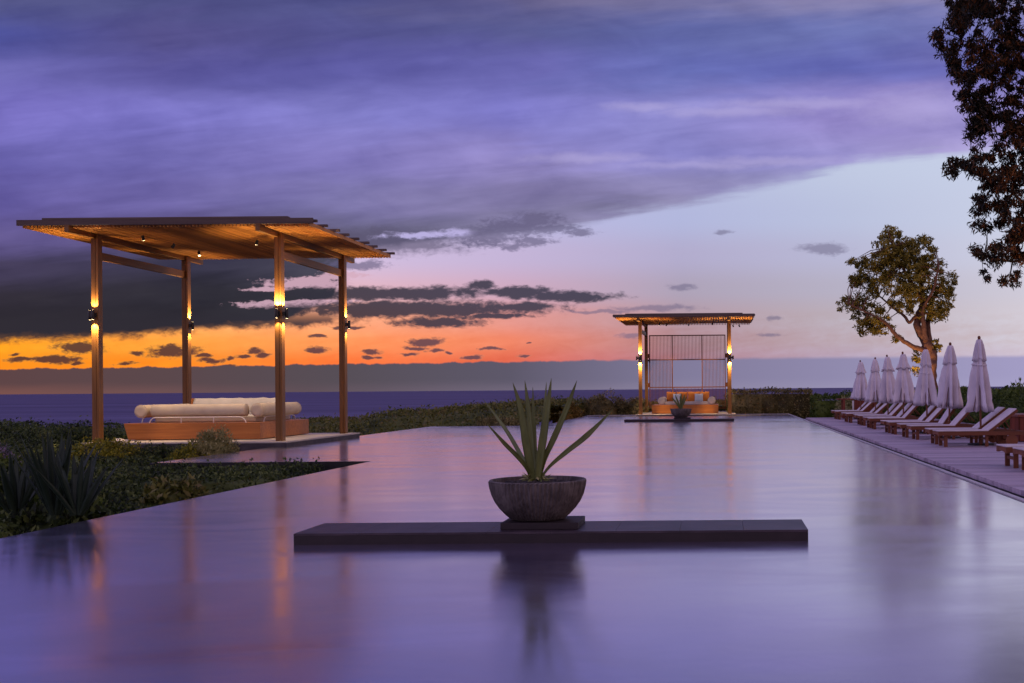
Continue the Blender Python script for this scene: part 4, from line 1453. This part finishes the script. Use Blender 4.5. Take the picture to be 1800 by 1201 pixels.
# ------------------------------------------------------------------ TREES
def tree(label, d, limbs, ellipses, mat, leaf, lw, per, sub_px, dens, loc_px, up=-0.2, depth=1.0, seed=3, out=0.3, bark='bark'):
    base = P(loc_px[0], loc_px[1], d)
    root = thing('tree', label, 'tree', base)
    tr = MB()
    rs = random.Random(seed)
    ppm = d / F
    tips = []
    for pts in limbs:
        path, rad = [], []
        for (x, y, w, dd) in pts:
            path.append(P(x, y, d + dd) - base)
            rad.append(w * ppm)
        # smooth
        sp, sr = [], []
        for i in range(len(path) - 1):
            for k in range(4):
                f = k / 4
                p0, p1, p2, p3 = path[max(i - 1, 0)], path[i], path[i + 1], path[min(i + 2, len(path) - 1)]
                q = 0.5 * ((2 * p1) + (p2 - p0) * f + (2 * p0 - 5 * p1 + 4 * p2 - p3) * f * f + (3 * p1 - p0 - 3 * p2 + p3) * f ** 3)
                sp.append(q + Vector((rs.uniform(-1, 1), rs.uniform(-1, 1), rs.uniform(-1, 1))) * rad[i] * 0.18)
                sr.append(rad[i] * (1 - f) + rad[i + 1] * f)
        sp.append(path[-1])
        sr.append(rad[-1])
        tr.tube(sp, sr, 9)
        tips += [p for p in sp[len(sp) // 3:]]
    cs, rr = [], []
    for (cx, cy, rx, ry, *o) in ellipses:
        k = max(2, int(dens * rx * ry / (sub_px * sub_px)))
        for _ in range(k):
            a = rs.random() * 2 * PI
            q = math.sqrt(rs.random())
            e = rs.uniform(-1, 1)
            sh = math.sqrt(max(0, 1 - 0.5 * e * e))
            c = P(cx + rx * q * math.cos(a) * sh, cy + ry * q * math.sin(a) * sh, d + (o[0] if o else 0) + e * rx * ppm * depth)
            c -= base
            cs.append(c)
            rr.append(sub_px * ppm * rs.uniform(0.5, 1.5))
    # twigs joining the leaf sprays to the nearest limb
    for c in cs[::4]:
        b = min(tips, key=lambda p: (p - c).length)
        if 0.15 < (b - c).length < 160 * ppm:
            mid = (b + c) / 2 + Vector((rs.uniform(-1, 1), rs.uniform(-1, 1), rs.uniform(-0.2, 1))) * (b - c).length * 0.10
            tr.tube([b, mid, c], [1.0 * ppm, 0.7 * ppm, 0.25 * ppm], 4, caps=False)
    tr.build('trunk', M[bark], root)
    leaf_object('crown', clump_leaves([tuple(c) for c in cs], rr, per, leaf, lw, up, 0.75, out), mat, root)
    return root


tree('round-crowned olive-green tree with a forked trunk behind the parasols', 55.0, [
    [(1637, 722, 13, 0), (1636, 680, 12, 0), (1637, 645, 11, 0), (1635, 622, 11, 0), (1629, 606, 10.5, 0)],
    [(1631, 612, 8.5, 0), (1621, 592, 7.5, 0), (1613, 574, 6.8, 0), (1614, 556, 6, 0.2), (1622, 528, 5, 0.4), (1614, 480, 3.5, 0.6), (1600, 440, 2, 0.8)],
    [(1634, 612, 6.5, 0.1), (1632, 590, 5.2, 0.3), (1632, 565, 4.5, 0.5), (1638, 530, 3.5, 0.9), (1658, 500, 2, 1.2)],
    [(1627, 600, 5, -0.2), (1624, 570, 4.4, -0.3), (1622, 545, 3.4, -0.4), (1640, 510, 2.4, -0.8), (1650, 470, 1.4, -1)],
    [(1632, 618, 5, -0.1), (1612, 612, 4.4, -0.3), (1594, 603, 4, -0.4), (1576, 590, 3.6, -0.5), (1563, 574, 3.2, -0.6), (1550, 563, 2.6, -0.7), (1525, 550, 1.8, -0.8), (1492, 535, 1, -1)],
    [(1613, 556, 3.6, 0), (1606, 560, 3.0, 0), (1598, 567, 2.8, 0), (1590, 556, 2.6, 0.1), (1575, 545, 2, 0.3), (1545, 520, 1.2, 0.6)],
    [(1621, 528, 4, 0.4), (1598, 490, 3, 0), (1575, 445, 2, -0.3), (1562, 408, 1, -0.4)],
    [(1640, 620, 4, 0), (1646, 606, 2, 0.2), (1650, 595, 1, 0.3)],
], [(1570, 438, 34, 36), (1607, 445, 40, 30), (1545, 468, 34, 32), (1590, 488, 50, 36), (1636, 478, 26, 34), (1652, 525, 28, 34), (1518, 508, 28, 26), (1490, 536, 22, 14), (1530, 553, 36, 22), (1550, 578, 20, 12),
     (1498, 465, 10, 12), (1600, 528, 44, 22), (1640, 552, 26, 14), (1520, 575, 16, 14), (1578, 596, 12, 7), (1648, 603, 7, 14), (1611, 636, 8, 24), (1565, 405, 14, 8), (1628, 420, 12, 10), (1672, 500, 10, 24), (1505, 490, 14, 14)],
     M['leaf_tree'], 0.20, 0.060, 30, 8.0, 4.3, (1637, 722), up=0.0, depth=0.9)

tree('dark rusty-leaved tree hanging over the deck at the right edge of the frame', 20.0, [
    [(1968, 820, 26, 0), (1962, 700, 22, 0), (1955, 560, 20, 0), (1945, 430, 17, 0), (1930, 300, 14, 0), (1900, 150, 9, 0.2), (1870, 0, 5, 0.3)],
    [(1955, 560, 12, 0), (1900, 470, 8, 0.2), (1840, 400, 4.5, 0.4), (1780, 340, 2.4, 0.5), (1700, 300, 1, 0.4)],
    [(1945, 430, 11, 0), (1880, 320, 8, 0.2), (1810, 240, 5, 0.4), (1740, 200, 2.5, 0.5)],
    [(1930, 300, 9, 0), (1860, 180, 5, 0.2), (1780, 110, 2.4, 0.3), (1690, 70, 1, 0.3)],
    [(1900, 470, 6, 0), (1840, 450, 4, 0.3), (1780, 460, 2, 0.3), (1730, 450, 1, 0.2)],
    [(1840, 400, 4, 0.4), (1790, 430, 2, 0.2), (1775, 490, 0.9, 0)],
], [(1745, 36, 80, 62), (1700, 12, 45, 26), (1664, 72, 24, 30), (1668, 105, 16, 20), (1715, 120, 44, 48), (1790, 120, 55, 75), (1728, 195, 38, 46), (1705, 175, 24, 26), (1785, 225, 48, 58), (1715, 235, 22, 28), (1675, 294, 24, 18), (1716, 282, 34, 28), (1770, 305, 52, 46),
    (1745, 345, 30, 34), (1785, 385, 45, 45), (1728, 388, 18, 26), (1722, 442, 20, 11), (1765, 445, 36, 24), (1733, 482, 9, 11), (1780, 490, 22, 12), (1800, 430, 40, 40),
    (1900, 60, 90, 100), (1905, 240, 90, 100), (1885, 390, 60, 70), (1850, -50, 150, 60), (1980, 150, 70, 120)],
     M['leaf_rust'], 0.125, 0.029, 46, 12, 2.9, (1968, 820), up=-0.8, depth=1.0, seed=8, out=0.4, bark='dark_bark')

# garden uplights set in the planting at the foot of the two trees
def uplight(label, loc, aim, power, angle):
    root = thing('garden_spotlight', label, 'spotlight', loc, 0, 'garden spotlights under the trees')
    a = Vector(aim).normalized()
    mb = MB()
    mb.tube([(0, 0, -0.1), (0, 0, 0.16)], 0.014, 8)
    c0 = Vector((0, 0, 0.2))
    mb.tube([c0 - a * 0.08, c0 + a * 0.09], [0.045, 0.055], 16)
    mb.tube([c0 + a * 0.091, c0 + a * 0.093], [0.048, 0.048], 16, 1)
    mb.build('lamp_head', [M['black_metal'], M['lens']], root)
    spot_light('uplight_beam', c0 + a * 0.11, a, power, angle, root, (1.0, 0.55, 0.22), 0.05)


tb = P(1637, 722, 55.0)
uplight('garden spotlight in front of the round-crowned tree trunk', (tb.x - 1.0, tb.y - 1.8, tb.z - 0.2), (0.12, 0.10, 1), 750, 95)
uplight('garden spotlight at the foot of the overhanging tree', (7.3, 18.6, 0.06), (-0.22, 0.1, 1), 300, 85)

# ------------------------------------------------------------------ PLANTING
# tangled low plants between the pool and the near pavilion, and further left
def carpet(name, label, cat, region, n, hfun, mat, leaf, lw, thick=0.22, up=0.45, gridstep=0.5, mask=None, kind='stuff'):
    x0, x1, y0, y1 = region
    X, Y = RNG.uniform(x0, x1, n), RNG.uniform(y0, y1, n)
    if mask is not None:
        ok = mask(X, Y)
        X, Y = X[ok], Y[ok]
    H = np.array([hfun(a, b) for a, b in zip(X, Y)])
    Z = H - np.abs(RNG.normal(0, thick * 0.5, len(X))) + (RNG.random(len(X)) < 0.06) * RNG.random(len(X)) * thick * 0.8
    v = leaf_arrays(np.stack([X, Y, Z], 1), rand_dirs(len(X), up), leaf, lw)
    gx = np.arange(x0, x1 + gridstep, gridstep)
    gy = np.arange(y0, y1 + gridstep, gridstep)
    cv = [(a, b, hfun(a, b) - thick * 0.75) for b in gy for a in gx]
    cf = []
    for j in range(len(gy) - 1):
        for i in range(len(gx) - 1):
            mx_, my_ = np.array([(gx[i] + gx[i + 1]) / 2]), np.array([(gy[j] + gy[j + 1]) / 2])
            if mask is None or mask(mx_, my_)[0]:
                cf.append((j * len(gx) + i, j * len(gx) + i + 1, (j + 1) * len(gx) + i + 1, (j + 1) * len(gx) + i))
    o = leaf_object(name, v, mat, extra=(np.array(cv), cf))
    return tag(o, label, cat, kind=kind)


def N2(x, y, s, o=0.0):
    return mnoise.noise(Vector((x * s + o, y * s - o, o * 0.7)))


def h_front(x, y):
    h = -0.24 + 0.30 * N2(x, y, 0.55, 3.3) + 0.24 * N2(x, y, 1.4, 8.1) + 0.06 * N2(x, y, 4, 1.2)
    near = max(0, min(1, (-7.0 - x) / 1.2))
    h -= (1 - near) * 0.12
    if y < 15:
        h += 0.10
    return h


def m_front(X, Y):
    a = (X < -7.09) & (Y < 21.55)
    notch = (X > -11.3) & (Y > 18.6) & (Y < 21.6)
    return a & ~notch & ~((X > -7.7) & (Y > 17.6))


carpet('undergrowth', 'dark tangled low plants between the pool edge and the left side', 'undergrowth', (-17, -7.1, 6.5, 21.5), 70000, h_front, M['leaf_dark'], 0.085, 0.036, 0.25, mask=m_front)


def h_mid(x, y):
    return -0.10 + 0.16 * N2(x, y, 0.7, 5.5) + 0.12 * N2(x, y, 1.9, 2.0) + max(0, (-16.5 - x)) * 0.045 + 0.03 * max(0, y - 24) * (1 if x < -16.4 else 0)


def m_mid(X, Y):
    return ((X < -11.55) & (Y < 27.2)) | ((X < -16.35) & (Y < 36))


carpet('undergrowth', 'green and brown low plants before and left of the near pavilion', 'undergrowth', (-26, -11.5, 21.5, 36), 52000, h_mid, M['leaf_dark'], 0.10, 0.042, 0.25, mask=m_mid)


def h_scrub(x, y):
    base = -0.55
    if y < 62:
        t = max(0.0, min(1.0, (x + 19) / 11.0))
        base = -0.60 + (0.75 * max(0.0, min(1.0, (x + 19.0) / 3.5)) + 0.75 * t) * max(0.0, min(1.0, (y - 42.4) / 5.0))
        if x > -7.5:
            base = 0.35 + 0.3 * max(0, min(1, (x + 7) / 5))
    else:
        base = -0.2 + 0.9 * max(0.0, min(1.0, (x + 16) / 14.0)) - 0.05 * max(0, y - 66)
    return base + 0.20 * N2(x, y, 0.4, 4.4) + 0.16 * N2(x, y, 1.1, 9.9) + 0.05 * N2(x, y, 3, 2)


def m_scrub(X, Y):
    a = (Y > 42.9) & (X < -7.45)
    b = (Y > 61.5) & (X >= -7.45) & (X < 6)
    c = (X < -11.6) & (Y > 33.2) & (Y <= 42.9)
    return a | b | c


carpet('coastal_scrub', 'green coastal scrub between the pool bay and the sea', 'scrub', (-30, 6, 33.2, 76), 120000, h_scrub, M['leaf_scrub'], 0.17, 0.075, 0.32, gridstep=0.8, mask=m_scrub)

# clipped hedge tucked into the notch of the pool
hedge('low dark clipped hedge in the notch of the pool below the near pavilion', -11.25, -7.75, 18.7, 21.3, -0.9, -0.02, M['leaf_dark'], 0.075, 0.034, 420, 2, 0.07)

gf_ = 'low shrubs in the left foreground bed'
for i, (x, y, r, h, mt, txt) in enumerate([
        (-7.75, 11.0, 0.45, 0.62, 'leaf_green', 'low green shrub right of the sword-leaved plants by the pool edge'),
        (-8.0, 13.0, 0.55, 0.66, 'leaf_dark', 'dark shrub spilling to the pool edge in the left foreground'),
        (-8.9, 14.3, 0.6, 0.78, 'leaf_green', 'rounded green shrub behind the one by the pool edge, left bed'),
        (-7.9, 15.6, 0.5, 0.62, 'leaf_scrub', 'yellowish green shrub at the pool edge before the notch hedge'),
        (-10.4, 16.6, 0.8, 0.86, 'leaf_dark', 'broad dark shrub in the middle of the left bed'),
        (-12.3, 17.6, 0.8, 0.95, 'leaf_green', 'taller green shrub behind the sword-leaved plants'),
        (-10.9, 13.6, 0.6, 0.85, 'leaf_dark', 'dark shrub among the sword-leaved plants'),
        (-9.9, 11.0, 0.5, 0.6, 'leaf_scrub', 'yellowish green low shrub at the left frame edge by the water')]):
    shrub(txt, (x, y, -0.62), r * 1.15, r * 1.15, h * 1.42, M[mt], 0.12, 0.05, 60, 36, group=gf_, seed=60 + i, up=0.4)
# shrubs before the near pavilion
gy_ = 'yellow-green shrubs before the near pavilion'
shrub('yellow-green shrub before the front left post of the near pavilion', (-14.6, 25.6, -0.45), 1.15, 0.8, 0.80, M['leaf_yellow'], 0.075, 0.036, 90, 55, group=gy_, seed=2)
shrub('olive-brown low shrub before the middle of the near platform', (-13.1, 25.5, -0.45), 0.9, 0.8, 0.72, M['leaf_dark'], 0.075, 0.03, 80, 55, group=gy_, seed=5)
shrub('low yellow shrub left of the silvery round bush', (-12.15, 24.8, -0.5), 0.72, 0.65, 0.72, M['leaf_yellow'], 0.07, 0.034, 70, 50, group=gy_, seed=8)
shrub('silvery-green rounded bush standing taller than the platform edge', (-11.85, 25.3, -0.45), 0.66, 0.62, 1.10, M['leaf_silver'], 0.085, 0.026, 85, 55, seed=4, up=0.6)
shrub('leafy dark green shrub left of the yellow-green shrub', (-15.7, 22.6, -0.5), 1.1, 0.9, 0.75, M['leaf_green'], 0.10, 0.04, 80, 50, seed=14)
shrub('lavender-flowered shrub at the left edge of the frame', (-16.6, 24.0, -0.45), 1.2, 0.9, 0.85, M['leaf_purple'], 0.06, 0.026, 80, 50, seed=12, up=0.8)
gl = 'dark shrubs on the skyline left of the near pavilion'
for i, (x, y, r, h, txt) in enumerate([(-20.6, 31.5, 1.6, 1.20, 'leftmost dark shrub against the sea at the frame edge'), (-18.6, 31.0, 1.5, 1.25, 'second dark shrub from the left against the sea'), (-17.1, 30.6, 1.0, 1.05, 'dark shrub against the sea just left of the front left post'),
                                       (-16.9, 34.6, 1.2, 1.5, 'dark shrub between the front left post and the daybed')]):
    shrub(txt, (x, y, -0.75), r, r * 0.8, h, M['leaf_dark'], 0.11, 0.045, 90, 50, group=gl, seed=20 + i)
# shrubs among the coastal scrub and beside the far pavilion
shrub('amber-tinged shrub behind the pool edge between agave and far pavilion', (-7.9, 55.5, -0.3), 1.0, 1.2, 1.15, M['leaf_amber'], 0.12, 0.05, 80, 45, seed=31)
shrub('dark twiggy shrub at the far pool corner before the far pavilion', (-6.6, 60.6, -0.4), 1.5, 1.0, 1.9, M['leaf_hedge'], 0.12, 0.04, 90, 50, seed=32, up=0.8)
shrub('brown-green shrub just left of the far pavilion', (-4.9, 61.3, -0.4), 1.2, 0.9, 1.6, M['leaf_hedge'], 0.12, 0.045, 80, 50, seed=33)
shrub('grey-brown low shrub at the edge of the bay behind the agave', (-9.0, 44.4, -0.5), 1.7, 1.2, 0.85, M['leaf_hedge'], 0.13, 0.04, 90, 50, seed=34, up=0.6)
hedge('long brown-green clipped hedge right of the far pavilion', 0.4, 5.1, 59.4, 60.9, -0.3, 1.30, M['leaf_hedge'], 0.12, 0.055, 170, 6, 0.12)
hedge('bright green hedge at the far end of the deck', 4.35, 6.5, 50.2, 52.2, -0.2, 1.05, M['leaf_green'], 0.12, 0.055, 170, 7, 0.16)
shrub('rounded grey-green shrub behind the towel table', (5.9, 49.6, -0.1), 0.75, 0.6, 1.25, M['leaf_silver'], 0.10, 0.04, 60, 50, seed=41)
hedge('dark green hedge running along the back of the deck behind the loungers', 9.3, 10.9, 22.0, 50.0, -0.1, 1.22, M['leaf_green'], 0.13, 0.06, 130, 9, 0.2)
hedge('dark hedge crossing behind the parasols beyond the deck', 6.5, 12.5, 51.0, 53.0, -0.2, 1.2, M['leaf_green'], 0.14, 0.06, 120, 12, 0.2)
shrub('tall bright leafy bush above the hedge at the right edge', (9.9, 31.2, -0.1), 1.6, 1.5, 2.0, M['leaf_green'], 0.16, 0.06, 120, 45, seed=44, up=0.6)
shrub('leafy bush rising behind the nearest parasol', (10.6, 36.5, -0.1), 1.3, 1.3, 1.75, M['leaf_green'], 0.15, 0.06, 90, 45, seed=45, up=0.6)


# sword-leaved plants in the left foreground
def sword_plant(label, base, h, n, spread, seed):
    root = thing('sword_plant', label, 'plant', base, 0, 'sword-leaved plants in the left foreground')
    rs = random.Random(seed)
    for i in range(n):
        a = i * 2.399 + rs.random()
        q = math.sqrt((i + 0.5) / n)
        tilt = spread * q * rs.uniform(0.75, 1.15)
        L = h * rs.uniform(0.8, 1.05)
        d = Vector((math.cos(a) * math.sin(tilt), math.sin(a) * math.sin(tilt), math.cos(tilt)))
        b = Vector((0.05 * math.cos(a), 0.05 * math.sin(a), 0))
        pts = [b + d * L * k + Vector((math.cos(a), math.sin(a), -0.5)) * 0.06 * k * k * L * q for k in (0, 0.25, 0.5, 0.78, 1.0)]
        mb = MB()
        w = 0.042 * rs.uniform(0.8, 1.15)
        blade(mb, pts, [w * 0.7, w, w * 1.05, w * 0.6, 0.002], 0.25, tw=(-math.cos(a) * math.cos(tilt) + 0.01, -math.sin(a) * math.cos(tilt), math.sin(tilt)))
        mb.build('leaf', M['sword'], root)
    return root


sword_plant('tallest sword-leaved plant, centre of the left foreground clump', P(98, 905, 12.6), 1.0, 19, 0.5, 1)
sword_plant('sword-leaved plant leaning right of the tallest clump', P(138, 905, 12.3), 0.78, 13, 0.6, 2)
sword_plant('sword-leaved plant cut by the left edge of the frame', P(28, 905, 12.9), 0.76, 13, 0.6, 3)

# ------------------------------------------------------------------ render settings
scene.view_settings.view_transform = 'Standard'
scene.view_settings.look = 'None'
scene.view_settings.exposure = 0.12
scene.view_settings.gamma = 1.0
scene.cycles.use_denoising = True
scene.cycles.max_bounces = 6
scene.cycles.diffuse_bounces = 3
scene.cycles.glossy_bounces = 3
scene.cycles.transparent_max_bounces = 4
scene.cycles.sample_clamp_indirect = 3.0
scene.cycles.caustics_reflective = False
